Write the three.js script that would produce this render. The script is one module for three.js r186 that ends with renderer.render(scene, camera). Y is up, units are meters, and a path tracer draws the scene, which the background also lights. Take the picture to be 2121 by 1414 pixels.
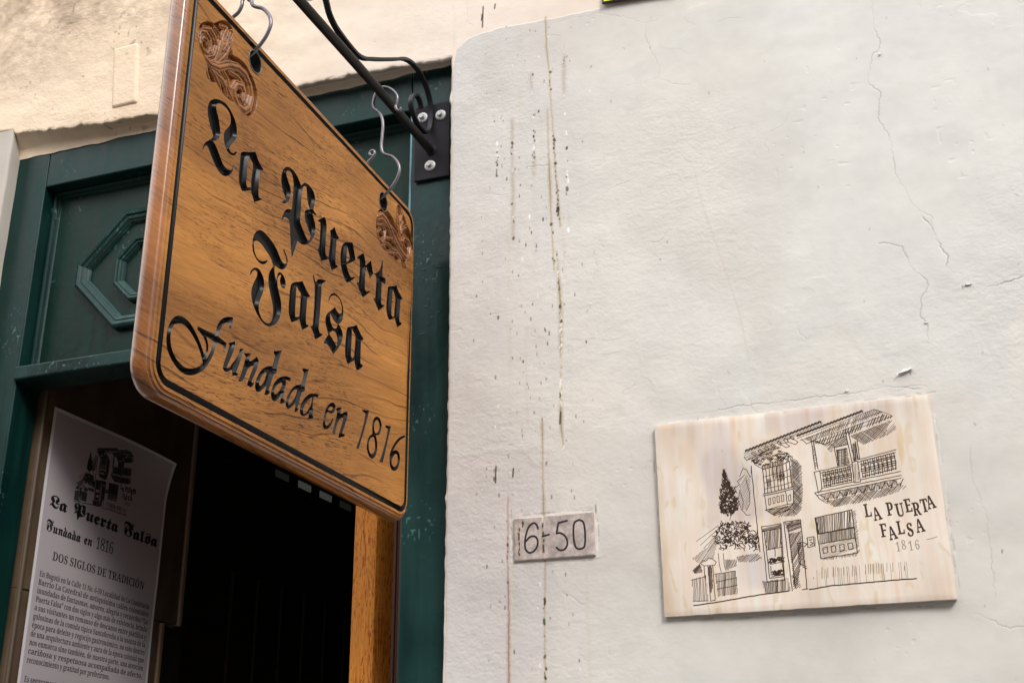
import * as THREE from 'three';
import { RoundedBoxGeometry } from 'three/addons/geometries/RoundedBoxGeometry.js';
import { mergeGeometries, mergeVertices, toCreasedNormals } from 'three/addons/utils/BufferGeometryUtils.js';

// ---------------------------------------------------------------- camera, sky, sun, exposure
const scene = new THREE.Scene();
const camera = new THREE.PerspectiveCamera(31.29, 1024 / 682, 0.05, 400);
camera.position.set(0, 1.6, 2.7);
camera.up.set(0.131, 0.931, 0.34);
camera.lookAt(-0.317, 1.964, 1.824);
const renderer = new THREE.WebGLRenderer({ antialias: true });
renderer.toneMapping = THREE.LinearToneMapping;
renderer.toneMappingExposure = 1.88;
renderer.shadowMap.enabled = true;
{ // overcast sky: brighter overhead, evenly grey towards the horizon
  const W = 64, H = 32, data = new Float32Array(W * H * 4);
  for (let j = 0; j < H; j++) for (let i = 0; i < W; i++) {
    const up = Math.sin(((j + 0.5) / H - 0.5) * Math.PI), k = up > 0 ? 0.62 + 1.0 * up : 0.3;
    data.set([k * 0.985, k * 0.995, k * 1.03, 1], (j * W + i) * 4);
  }
  const sky = new THREE.DataTexture(data, W, H, THREE.RGBAFormat, THREE.FloatType);
  sky.mapping = THREE.EquirectangularReflectionMapping; sky.magFilter = THREE.LinearFilter; sky.needsUpdate = true;
  scene.background = sky; scene.environment = sky;
}
const sun = new THREE.DirectionalLight(new THREE.Color(1, 0.97, 0.935), 1.15);
sun.position.set(4.2, 9.5, 6.0); sun.target.position.set(-1, 2.8, 0);
sun.castShadow = true; sun.shadow.radius = 32; sun.shadow.mapSize.set(2048, 2048);
Object.assign(sun.shadow.camera, { left: -5, right: 5, top: 5, bottom: -5, near: 0.5, far: 30 });
scene.add(sun, sun.target);

// ---------------------------------------------------------------- helpers
function rng(seed) { let a = seed >>> 0; return () => { a = (a + 0x6d2b79f5) | 0; let t = Math.imul(a ^ (a >>> 15), 1 | a); t = (t + Math.imul(t ^ (t >>> 7), 61 | t)) ^ t; return ((t ^ (t >>> 14)) >>> 0) / 4294967296; }; }
const LAT = (() => { const r = rng(7), a = new Float32Array(65536); for (let i = 0; i < 65536; i++) a[i] = r() * 2 - 1; return a; })();
function noise(x, y) {
  const xi = Math.floor(x), yi = Math.floor(y), fx = x - xi, fy = y - yi, u = fx * fx * (3 - 2 * fx), v = fy * fy * (3 - 2 * fy);
  const a = (yi & 255) << 8, b = ((yi + 1) & 255) << 8, c = xi & 255, d = (xi + 1) & 255;
  return (LAT[a | c] * (1 - u) + LAT[a | d] * u) * (1 - v) + (LAT[b | c] * (1 - u) + LAT[b | d] * u) * v;
}
const fbm = (x, y, n = 4) => { let s = 0, a = 0.5; for (let i = 0; i < n; i++) { s += a * noise(x, y); x = x * 2.03 + 17.1; y = y * 2.03 + 9.7; a *= 0.5; } return s; };
const clamp = (x, a = 0, b = 1) => Math.min(b, Math.max(a, x)), step = (a, b, x) => { const t = clamp((x - a) / (b - a)); return t * t * (3 - 2 * t); }, mix = (a, b, t) => a + (b - a) * t;
const names = {};
function numbered(n) { names[n] = (names[n] ?? -1) + 1; return names[n] ? n + '_' + String(names[n]).padStart(3, '0') : n; }
function tag(o, label, category, group) { o.userData.label = label; if (category) o.userData.category = category; if (group) o.userData.group = group; return o; }
function thing(name, label, category, at = [0, 0, 0], group) { const g = new THREE.Group(); g.name = numbered(name); g.position.set(...at); scene.add(g); return tag(g, label, category, group); }
function part(parent, name, geometry, material) { const m = new THREE.Mesh(geometry, material); m.name = name; m.castShadow = m.receiveShadow = true; parent.add(m); return m; }
function structure(name, geometry, material) { const m = part(scene, name, geometry, material); m.userData.kind = 'structure'; return m; }
const merge = (gs) => mergeGeometries(gs.map((g) => { const h = g.index ? g.toNonIndexed() : g; for (const k of Object.keys(h.attributes)) if (!['position', 'normal', 'uv'].includes(k)) h.deleteAttribute(k); return h; }));
// uv in metres from the dominant direction of each face
function metric(g, s = 1) {
  const h = g.index ? g.toNonIndexed() : g, p = h.attributes.position, uv = new Float32Array(p.count * 2), a = new THREE.Vector3(), b = new THREE.Vector3(), c = new THREE.Vector3();
  for (let i = 0; i < p.count; i += 3) {
    a.fromBufferAttribute(p, i); b.fromBufferAttribute(p, i + 1); c.fromBufferAttribute(p, i + 2);
    const n = b.clone().sub(a).cross(c.clone().sub(a)), x = Math.abs(n.x), y = Math.abs(n.y), z = Math.abs(n.z);
    [a, b, c].forEach((q, k) => { const [s0, t0] = z >= x && z >= y ? [q.x, q.y] : x >= y ? [q.z, q.y] : [q.x, q.z]; uv[(i + k) * 2] = s0 * s; uv[(i + k) * 2 + 1] = t0 * s; });
  }
  h.setAttribute('uv', new THREE.BufferAttribute(uv, 2)); return h;
}
// a box between two corners with softened edges
function box(x0, y0, z0, x1, y1, z1, r = 0.004) {
  const w = x1 - x0, h = y1 - y0, d = z1 - z0, g = r > 0 ? new RoundedBoxGeometry(w, h, d, 2, Math.min(r, w / 2.1, h / 2.1, d / 2.1)) : new THREE.BoxGeometry(w, h, d);
  return metric(g.translate((x0 + x1) / 2, (y0 + y1) / 2, (z0 + z1) / 2));
}
function fromGrid(nx, ny, f, flip) { // f(i, j) -> [x, y, z, u, v]
  const P = new Float32Array(nx * ny * 3), U = new Float32Array(nx * ny * 2), I = [];
  for (let j = 0; j < ny; j++) for (let i = 0; i < nx; i++) { const q = f(i, j), k = j * nx + i; P.set(q.slice(0, 3), k * 3); U.set(q.slice(3), k * 2); }
  for (let j = 0; j + 1 < ny; j++) for (let i = 0; i + 1 < nx; i++) { const a = j * nx + i, b = a + 1, c = a + nx, d = c + 1; flip ? I.push(a, c, b, b, c, d) : I.push(a, b, c, b, d, c); }
  const g = new THREE.BufferGeometry(); g.setAttribute('position', new THREE.BufferAttribute(P, 3)); g.setAttribute('uv', new THREE.BufferAttribute(U, 2)); g.setIndex(I); g.computeVertexNormals(); return g;
}
const dataTex = (data, w, h, srgb) => { const t = new THREE.DataTexture(data, w, h, data instanceof Float32Array ? THREE.RedFormat : THREE.RGBAFormat, data instanceof Float32Array ? THREE.FloatType : THREE.UnsignedByteType); if (srgb) t.colorSpace = THREE.SRGBColorSpace; t.magFilter = THREE.LinearFilter; t.wrapS = t.wrapT = THREE.MirroredRepeatWrapping; t.needsUpdate = true; return t; };
const canvasTex = (c, srgb = true) => { const t = new THREE.CanvasTexture(c); if (srgb) t.colorSpace = THREE.SRGBColorSpace; t.wrapS = t.wrapT = THREE.ClampToEdgeWrapping; return t; };
const makeCanvas = (w, h) => { const c = document.createElement('canvas'); c.width = w; c.height = h; return [c, c.getContext('2d')]; };
const nums = (s) => s.trim().split(/\s+/).map(Number);
const pairs = (s, k) => { const n = nums(s), out = []; for (let i = 0; i + 1 < n.length; i += 2) out.push([n[i] * k, n[i + 1] * k]); return out; };
const std = (o) => new THREE.MeshPhysicalMaterial(o);
// keep sharp corners, round the gentle ones
function soften(ring, times = 2) {
  for (let t = 0; t < times; t++) {
    const out = [], n = ring.length;
    for (let i = 0; i < n; i++) {
      const a = ring[(i + n - 1) % n], b = ring[i], c = ring[(i + 1) % n];
      let turn = Math.atan2(c[1] - b[1], c[0] - b[0]) - Math.atan2(b[1] - a[1], b[0] - a[0]); turn = Math.abs(Math.atan2(Math.sin(turn), Math.cos(turn)));
      if (turn > 0.95) out.push(b); else out.push([mix(b[0], a[0], 0.25), mix(b[1], a[1], 0.25)], [mix(b[0], c[0], 0.25), mix(b[1], c[1], 0.25)]);
    }
    ring = out;
  }
  return ring;
}
function segDist(px, py, a, b) { const dx = b[0] - a[0], dy = b[1] - a[1], t = clamp(((px - a[0]) * dx + (py - a[1]) * dy) / (dx * dx + dy * dy || 1)), ex = px - a[0] - t * dx, ey = py - a[1] - t * dy; return Math.sqrt(ex * ex + ey * ey); }
function sdf(rings, x, y) { // positive inside
  let d = 1e9, inside = false;
  for (const r of rings) for (let i = 0, j = r.length - 1; i < r.length; j = i++) {
    d = Math.min(d, segDist(x, y, r[j], r[i]));
    if (r[i][1] > y !== r[j][1] > y && x < ((r[j][0] - r[i][0]) * (y - r[i][1])) / (r[j][1] - r[i][1]) + r[i][0]) inside = !inside;
  }
  return inside ? d : -d;
}
// a carved surface that fills the outline: height(depth inside the outline, x, y)
function carve(field, bounds, cell, height) {
  const [x0, y0, x1, y1] = bounds, nx = Math.ceil((x1 - x0) / cell) + 2, ny = Math.ceil((y1 - y0) / cell) + 2, S = new Float32Array(nx * ny);
  const X = (i) => x0 + (i - 0.5) * cell, Y = (j) => y0 + (j - 0.5) * cell;
  for (let j = 0; j < ny; j++) for (let i = 0; i < nx; i++) S[j * nx + i] = field(X(i), Y(j));
  const P = [], I = [], seen = new Map();
  const vert = (key, x, y, s) => { if (!seen.has(key)) { seen.set(key, P.length / 3); P.push(x, y, height(Math.max(0, s), x, y)); } return seen.get(key); };
  for (let j = 0; j + 1 < ny; j++) for (let i = 0; i + 1 < nx; i++) {
    const c = [[i, j], [i + 1, j], [i + 1, j + 1], [i, j + 1]], poly = [];
    for (let k = 0; k < 4; k++) {
      const [ai, aj] = c[k], [bi, bj] = c[(k + 1) % 4], sa = S[aj * nx + ai], sb = S[bj * nx + bi];
      if (sa >= 0) poly.push(vert(aj * nx + ai, X(ai), Y(aj), sa));
      if (sa >= 0 !== sb >= 0) { const t = sa / (sa - sb), lo = Math.min(aj * nx + ai, bj * nx + bi); poly.push(vert(lo + (ai === bi ? 0.25 : 0.5), mix(X(ai), X(bi), t), mix(Y(aj), Y(bj), t), 0)); }
    }
    for (let k = 1; k + 1 < poly.length; k++) I.push(poly[0], poly[k], poly[k + 1]);
  }
  const g = new THREE.BufferGeometry(), U = new Float32Array((P.length / 3) * 2);
  for (let i = 0; i < P.length / 3; i++) { U[i * 2] = P[i * 3]; U[i * 2 + 1] = P[i * 3 + 1]; }
  g.setAttribute('position', new THREE.Float32BufferAttribute(P, 3)); g.setAttribute('uv', new THREE.BufferAttribute(U, 2)); g.setIndex(I); g.computeVertexNormals(); return g;
}
const boundsOf = (rings) => { const xs = rings.flat().map((p) => p[0]), ys = rings.flat().map((p) => p[1]); return [Math.min(...xs), Math.min(...ys), Math.max(...xs), Math.max(...ys)]; };

// ---------------------------------------------------------------- the plaster wall
const TX0 = -3.0, TY0 = 1.5, TW = 3.6, TH = 3.0, CW = 2048, CH = 1706, PPM = CW / TW;
const DOOR_R = -1.155, DOOR_L = -2.706;
const lerpTable = (t) => (x) => { if (x <= t[0][0]) return t[0][1]; for (let i = 1; i < t.length; i++) if (x <= t[i][0]) return mix(t[i - 1][1], t[i][1], (x - t[i - 1][0]) / (t[i][0] - t[i - 1][0])); return t[t.length - 1][1]; };
const arris0 = lerpTable(pairs('-2720 3694 -2560 3672 -2350 3655 -2138 3640 -1900 3633 -1616 3628 -1300 3616 -1145 3608', 0.001));
const arris = (x) => arris0(x) + 0.005 * noise(x * 14, 3.3) + 0.004 * noise(x * 50, 8.1) + 0.002 * noise(x * 130, 4.1);
const paintLine = lerpTable(pairs('-1150 3560 -1144 3600 -1136 3640 -1100 3667 -1014 3676 -913 3673 -800 3668 -703 3667 600 3664', 0.001));
// broad unevenness of the plaster, in metres
function relief(x, y) { return 0.007 * fbm(x * 1.6 + 3, y * 1.6 + 1, 3) + 0.0035 * fbm(x * 7, y * 7 + 5, 2) + step(3.62, 3.75, y) * step(-1.3, -1.5, x) * 0.006 * fbm(x * 6 + 40, y * 9, 3); }
const CRACKS = [
  ['-9 3506 -10 3460 -13 3423 -2 3382 -9 3359 -24 3348 -36 3311 -43 3273 -17 3235 -25 3201 -32 3169 -17 3128 -9 3098 -10 3066 -7 2998 11 2965 14 2933 39 2902 58 2885 54 2855 61 2823', 0.5],
  ['39 2887 54 2858 61 2835 67 2808 80 2780 71 2756 90 2738', 0.9], ['-64 2839 -47 2837 -18 2823 -7 2786 1 2759 29 2731 27 2712 11 2694 3 2640 14 2626 10 2582 26 2567', 0.55],
  ['98 2697 104 2704 122 2705 143 2696 171 2695 200 2701 228 2707', 0.9], ['-836 3652 -796 3656 -747 3649 -723 3654 -656 3625 -628 3610 -596 3588 -559 3586 -539 3598', 0.35],
  ['-589 3583 -591 3540 -577 3493 -557 3435 -563 3408 -600 3403 -647 3403', 0.3], ['-563 3408 -524 3380 -479 3365', 0.25], ['-1069 3148 -1034 3157 -1000 3140 -952 3151 -904 3162 -880 3173', 0.4],
  ['-728 3088 -714 3105 -673 3117 -641 3126', 0.4], ['-560 2478 -480 2478 -400 2483 -330 2480 -240 2484 -150 2482 -90 2490 -20 2474', 0.5], ['-1110 3790 -1105 3720 -1085 3700', 0.45], ['30 1985 90 1950 200 1960', 0.3], ['70 2010 78 2180 60 2260 66 2330', 0.3],
];
let wallMap, wallBump;
{
  const [c, g] = makeCanvas(CW, CH), im = g.createImageData(CW, CH), D = im.data, H = new Float32Array(CW * CH);
  for (let j = 0; j < CH; j++) for (let i = 0; i < CW; i++) {
    const x = TX0 + i / PPM, y = TY0 + TH - j / PPM, k = (j * CW + i) * 4;
    const m1 = fbm(x * 2.2, y * 2.2, 3), m2 = fbm(x * 9 + 5, y * 9, 3), m3 = noise(x * 60, y * 60);
    const px = paintLine(x) + 0.003 * noise(x * 30, 1.5) + 0.0015 * noise(x * 110, 2.5), up = x < -1.15 ? 1 : step(-0.003, 0.003, y - px);
    // lower paint: warm grey white, a little darker and pinker by the doorway
    const by = step(-0.55, -1.12, x + 0.1 * m1), hi = step(2.2, 3.0, y) * step(-0.95, -0.5, x) * step(0.5, 0.1, x);
    let r = 209 + 5 * hi - 5 * by + m1 * 9 + m2 * 4, gg = 206 + 5 * hi - 7 * by + m1 * 8 + m2 * 4, b = 199 + 5 * hi - 6 * by + m1 * 7 + m2 * 3;
    // old patches of a slightly different white
    const grime = step(0.05, 0.45, fbm(x * 3.1 + 12, y * 2.3 + 4, 4)) * 7; r -= grime * 0.9; gg -= grime; b -= grime * 1.1;
    const patch = step(0.05, 0.08, fbm(x * 1.7 + 20, y * 1.3 + 7, 3)) * 4; r += patch; gg += patch * 0.6; b += patch * 0.3;
    const low = step(2.44, 2.425, y + 0.05 * (x + 1.0) + 0.01 * m2) * step(-0.86, -0.9, x); r -= 2 * low; gg -= 4 * low; b -= 2 * low;
    // upper paint: cream, warmer towards the far end, darker and browner high up there
    const warm = step(-1.1, -2.2, x);
    const ur = 230 - 2 * warm + m1 * 8 + m2 * 4, ug = 215 - 10 * warm + m1 * 9 + m2 * 5, ub = 200 - 22 * warm + m1 * 9 + m2 * 6;
    r = mix(r, ur, up); gg = mix(gg, ug, up); b = mix(b, ub, up);
    const highBrown = up * clamp(step(3.86, 4.16, y + 0.10 * m1 + 0.14 * (-2.3 - x) * 0.6) * step(-1.9, -2.2, x) * (0.55 + 0.9 * m2 + 0.3 * m3));
    r = mix(r, 118, highBrown * 0.5); gg = mix(gg, 98, highBrown * 0.5); b = mix(b, 80, highBrown * 0.5);
    const speck = up * step(-1.9, -2.3, x) * step(0.62, 0.8, noise(x * 75 + 9, y * 75)) * step(0.1, 0.5, noise(x * 9, y * 12)) * 0.2; r *= 1 - speck; gg *= 1 - speck; b *= 1 - speck;
    const edge = step(0.012, 0.0, x - DOOR_R) * (x > DOOR_R - 0.02 ? 1 : 0) * (1 - up) * step(-0.2, 0.5, noise(y * 40, 4.4)) * 0.5; r = mix(r, 196, edge); gg = mix(gg, 160, edge); b = mix(b, 120, edge);
    D[k] = r + m3 * 2; D[k + 1] = gg + m3 * 2; D[k + 2] = b + m3 * 2; D[k + 3] = 255;
    const rough = (1 - 0.55 * up * step(-2.1, -1.7, x)) * clamp(0.5 + 1.3 * fbm(x * 1.9 + 60, y * 1.9, 2) - 0.35 * step(-0.5, -0.1, x) * step(0.25, 0.0, x), 0.12, 1) + up * step(-1.6, -2.2, x) * (0.02 + 0.4 * step(3.85, 4.1, y));
    H[(CH - 1 - j) * CW + i] = rough * (0.0005 * fbm(x * 52, y * 88, 2) + 0.00026 * noise(x * 130 + 3, y * 200) + 0.0002 * noise(x * 270, y * 340)) + 0.0008 * fbm(x * 14 + y * 4, y * 20 - x * 6, 2) + 0.0004 * step(0.0, 0.09, fbm(x * 2.6 + 9, y * 3.4 + 2, 4)) * step(-0.1, 0.5, noise(x * 3, y * 3)) + 0.0003 * step(0.08, 0.12, fbm(x * 7 + 31, y * 12, 4)) * step(0.0, 0.5, noise(x * 4 + 7, y * 4)) - 0.0005 * step(0.7, 0.95, noise(x * 60 + 2, y * 80)) * step(0.2, 0.5, noise(x * 7, y * 6 + 8)) + (1 - up) * 0.0009 * step(-0.002, 0.002, px - y)
      - low * 0.0007 + up * step(-1.3, -1.9, x) * (0.0005 + 0.0011 * step(3.75, 4.05, y)) * Math.abs(fbm(x * 22 + y * 9, y * 26 - x * 5, 3));
  }
  g.putImageData(im, 0, 0);
  const X = (x) => (x - TX0) * PPM, Y = (y) => (TY0 + TH - y) * PPM, R = rng(11);
  const [hc, hg] = makeCanvas(CW, CH); hg.fillStyle = '#000'; hg.fillRect(0, 0, CW, CH);
  const stroke = (ctx, pts, w, style) => { ctx.strokeStyle = style; ctx.lineWidth = w; ctx.lineCap = ctx.lineJoin = 'round'; ctx.beginPath(); pts.forEach(([x, y], i) => (i ? ctx.lineTo(X(x), Y(y)) : ctx.moveTo(X(x), Y(y)))); ctx.stroke(); };
  const wander = (pts, a) => { const out = []; for (let i = 0; i + 1 < pts.length; i++) { const n = Math.max(2, Math.ceil(Math.hypot(pts[i + 1][0] - pts[i][0], pts[i + 1][1] - pts[i][1]) / 0.008)); for (let k = 0; k < n; k++) out.push([mix(pts[i][0], pts[i + 1][0], k / n) + (R() - 0.5) * a, mix(pts[i][1], pts[i + 1][1], k / n) + (R() - 0.5) * a]); } out.push(pts[pts.length - 1]); return out; };
  for (const [s, a] of CRACKS) {
    const p = wander(pairs(s, 0.001), 0.0045);
    for (let i = 0; i + 1 < p.length; i++) {
      const open = 0.72 * a * clamp(0.15 + 1.5 * step(-0.5, 0.8, noise(i * 0.13 + a * 40, 3.7)) + (R() - 0.5) * 0.4), q = [p[i], p[i + 1]], lip = q.map(([x, y]) => [x - 0.003, y + 0.0015]);
      stroke(g, q, 0.5 + open * 1.5, `rgba(112,102,94,${0.12 + 0.4 * open})`); if (open > 0.45) stroke(g, lip, 0.9 + open, `rgba(246,244,240,${0.35 * open})`);
      stroke(hg, q, 0.8 + open * 2.2, `rgba(255,255,255,${0.25 + 0.7 * open})`);
    }
  }
  // a few dozen random hairlines and dents
  for (let n = 0; n < 20; n++) { let x = -1.1 + R() * 1.5, y = 1.8 + R() * 1.9, a = R() * 6.28; const p = [[x, y]]; for (let k = 0; k < 3 + R() * 6; k++) { a += (R() - 0.5) * 1.4; x += Math.cos(a) * 0.011; y += Math.sin(a) * 0.007; p.push([x, y]); } stroke(g, p, 0.8, `rgba(120,112,104,${0.06 + R() * 0.14})`); stroke(hg, p, 1.4, `rgba(255,255,255,${0.2 + R() * 0.4})`); }
  for (let n = 0; n < 70; n++) { const x = -1.1 + R() * 1.6, y = 1.8 + R() * 1.9, l = 0.002 + R() * 0.006; stroke(g, [[x, y], [x + (R() - 0.5) * l * 1.5, y - l]], 0.7 + R(), `rgba(88,76,66,${0.15 + R() * 0.4})`); }
  // water stains, dirt runs and bird-dropping streaks below the eaves
  const tint = (pts, w, col, a) => { for (let k = 0; k < 3; k++) stroke(g, pts, w * (1 + k * 1.1), `rgba(${col},${a / (1 + k * 1.3)})`); };
  const drips = { A: '-870 3678 -870 3571 -862 3486 -860 3404 -854 3260 -853 3188 -850 3144 -846 3086 -843 3023', B: '-871 3380 -871 3274 -869 3191 -867 3055 -865 2985 -861 2900', C: '-1014 3385 -1015 3294 -1018 3195', Dd: '-918 3505 -912 3411 -910 3309 -912 3189', E: '-972 3375 -973 3243 -971 3145 -972 3004', F: '-854 2954 -846 2791 -850 2586 -851 2487 -846 2425', G: '-990 2320 -991 2180 -990 2022 -991 1800', Hh: '-899 2500 -900 2347 -898 2161 -902 2028 -902 1800', I: '-494 3135 -486 3120 -471 3021 -403 2724 -387 2593', J: '-818 3579 -823 3423 -820 3390 -819 3007' };
  for (const [k, s] of Object.entries(drips)) {
    const p = wander(pairs(s, 0.001), 0.002), n = p.length;
    if ('ABFH'.includes(k[0])) tint(p, 1.5, '166,136,92', 0.26); if (k === 'G') tint(p, 1.4, '170,100,70', 0.3); if (k === 'I') tint(p, 1.6, '200,180,160', 0.16);
    for (let i = 0; i + 1 < n; i++) { if (!'CI'.includes(k)) { const f = step(-0.4, 0.7, noise(i * 0.07 + 3, k.charCodeAt(0) * 1.7)); const ab = k === 'A' || k === 'B' || k === 'F' || k === 'Hh'; stroke(g, [p[i], p[i + 1]], 0.7 + 1.5 * f, `rgba(${k === 'G' ? '140,84,58' : '146,116,70'},${(ab ? 0.5 : k === 'G' ? 0.4 : 0.14) * f})`); stroke(g, [p[i], p[i + 1]], 4 + 5 * f, `rgba(150,136,116,${0.09 * f})`); }
      const clump = step(-0.1, 0.5, noise(i * 0.11 + n, k.charCodeAt(0))), dense = clump * { A: 0.62, B: 0.5, C: i > n * 0.6 ? 1 : 0.1, Dd: 0.5, E: 0.22, F: 0.3, G: 0.3, Hh: 0.3, I: 0.15, J: 0.3 }[k];
      if (R() < dense) { const w = 0.8 + R() * R() * 4.4, q = [p[i][0] + (R() - 0.5) * 0.005, p[i][1] + (R() - 0.5) * 0.006], l = 0.001 + R() * R() * 0.014; stroke(g, [q, [q[0] + (R() - 0.5) * 0.002, q[1] - l * 0.6], [q[0] + (R() - 0.5) * 0.004, q[1] - l]], w, k === 'I' ? 'rgba(150,105,70,0.6)' : `rgba(${46 + R() * 30 | 0},${40 + R() * 20 | 0},${32 + R() * 10 | 0},${0.55 + R() * 0.4})`); }
      if ('FEDdCJ'.includes(k[0]) && R() < (k === 'F' ? 0.9 : k === 'C' ? 0.4 : 0.16) * step(-0.3, 0.3, noise(i * 0.16, 5 + k.charCodeAt(0)))) stroke(g, [[p[i][0] + (R() - 0.5) * 0.004, p[i][1]], [p[i][0] + (R() - 0.5) * 0.004, p[i][1] - 0.002 - R() * 0.01]], 0.7 + R() * R() * 3.4, `rgba(248,248,246,${0.5 + R() * 0.45})`);
    }
  }
  for (let n = 0; n < 190; n++) { const x = -0.92 + (R() + R() + R() - 1.5) * 0.16, y = 1.9 + R() * 1.75, l = 0.002 + R() * 0.007; stroke(g, [[x, y], [x, y - l]], 0.7 + R() * R() * 2.4, R() < 0.22 ? `rgba(246,246,246,${0.4 + R() * 0.5})` : `rgba(60,50,40,${0.3 + R() * 0.5})`); }
  for (let n = 0; n < 34; n++) { const x = -0.93 + (R() + R() - 1) * 0.16, y = 2.1 + R() * 1.5, l = 0.04 + R() * 0.3; tint([[x, y], [x + 0.003, y - l]], 1.5 + R() * 3, R() < 0.5 ? '190,190,200' : '190,170,145', 0.07); }
  for (const [x, y, l] of pairs('-1057 3761 -1060 3735 -1020 3760 -852 2520 -1020 2400 -975 2390', 0.001).map((p, i) => [...p, [0.07, 0.02, 0.015, 0.03, 0.04, 0.02][i]])) stroke(g, [[x, y], [x - 0.002, y - l]], 2.0, 'rgba(44,36,28,0.8)');
  // rough plaster round the two plaques
  for (const [x0, y0, x1, y1] of [[-0.617, 2.012, -0.003, 2.456], [-0.974, 2.161, -0.776, 2.266]]) for (let k = 0; k < 120; k++) { const t = R(), s = (k & 3), e = 0.004 + R() * 0.006, [ax, ay] = s === 0 ? [mix(x0, x1, t), y1 + e] : s === 1 ? [mix(x0, x1, t), y0 - e] : s === 2 ? [x0 - e, mix(y0, y1, t)] : [x1 + e, mix(y0, y1, t)]; stroke(g, [[ax, ay], [ax + (s < 2 ? R() * 0.03 : 0), ay + (s < 2 ? 0 : R() * 0.03)]], 0.7 + R() * 1.3, R() < 0.55 ? `rgba(240,238,234,${0.15 + R() * 0.3})` : `rgba(122,114,106,${0.1 + R() * 0.25})`); stroke(hg, [[ax, ay], [ax + (s < 2 ? R() * 0.03 : 0), ay]], 2 + R() * 3, `rgba(255,255,255,${0.2 * R()})`); }
  // dirt in the corner over the doorway
  for (let k = 0; k < 60; k++) { const x = -2.7 + R() * 1.55, y = arris(x) + R() * 0.012; stroke(g, [[x, y], [x + 0.004 + R() * 0.02, y + (R() - 0.5) * 0.004]], 0.8 + R() * 1.5, `rgba(112,84,58,${0.15 + R() * 0.35})`); }
  const hd = hg.getImageData(0, 0, CW, CH).data;
  for (let j = 0; j < CH; j++) for (let i = 0; i < CW; i++) H[(CH - 1 - j) * CW + i] -= 0.0011 * hd[(j * CW + i) * 4] / 255;
  wallMap = canvasTex(c); wallMap.wrapS = wallMap.wrapT = THREE.MirroredRepeatWrapping;
  wallBump = dataTex(H, CW, CH);
}
const plaster = std({ map: wallMap, bumpMap: wallBump, bumpScale: 1, roughness: 0.86, specularIntensity: 0.35 });
plaster.name = 'painted plaster';
const wall = thing('plaster_wall', 'old plastered house wall, grey white beside the doorway and cream above it', 'wall');
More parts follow.
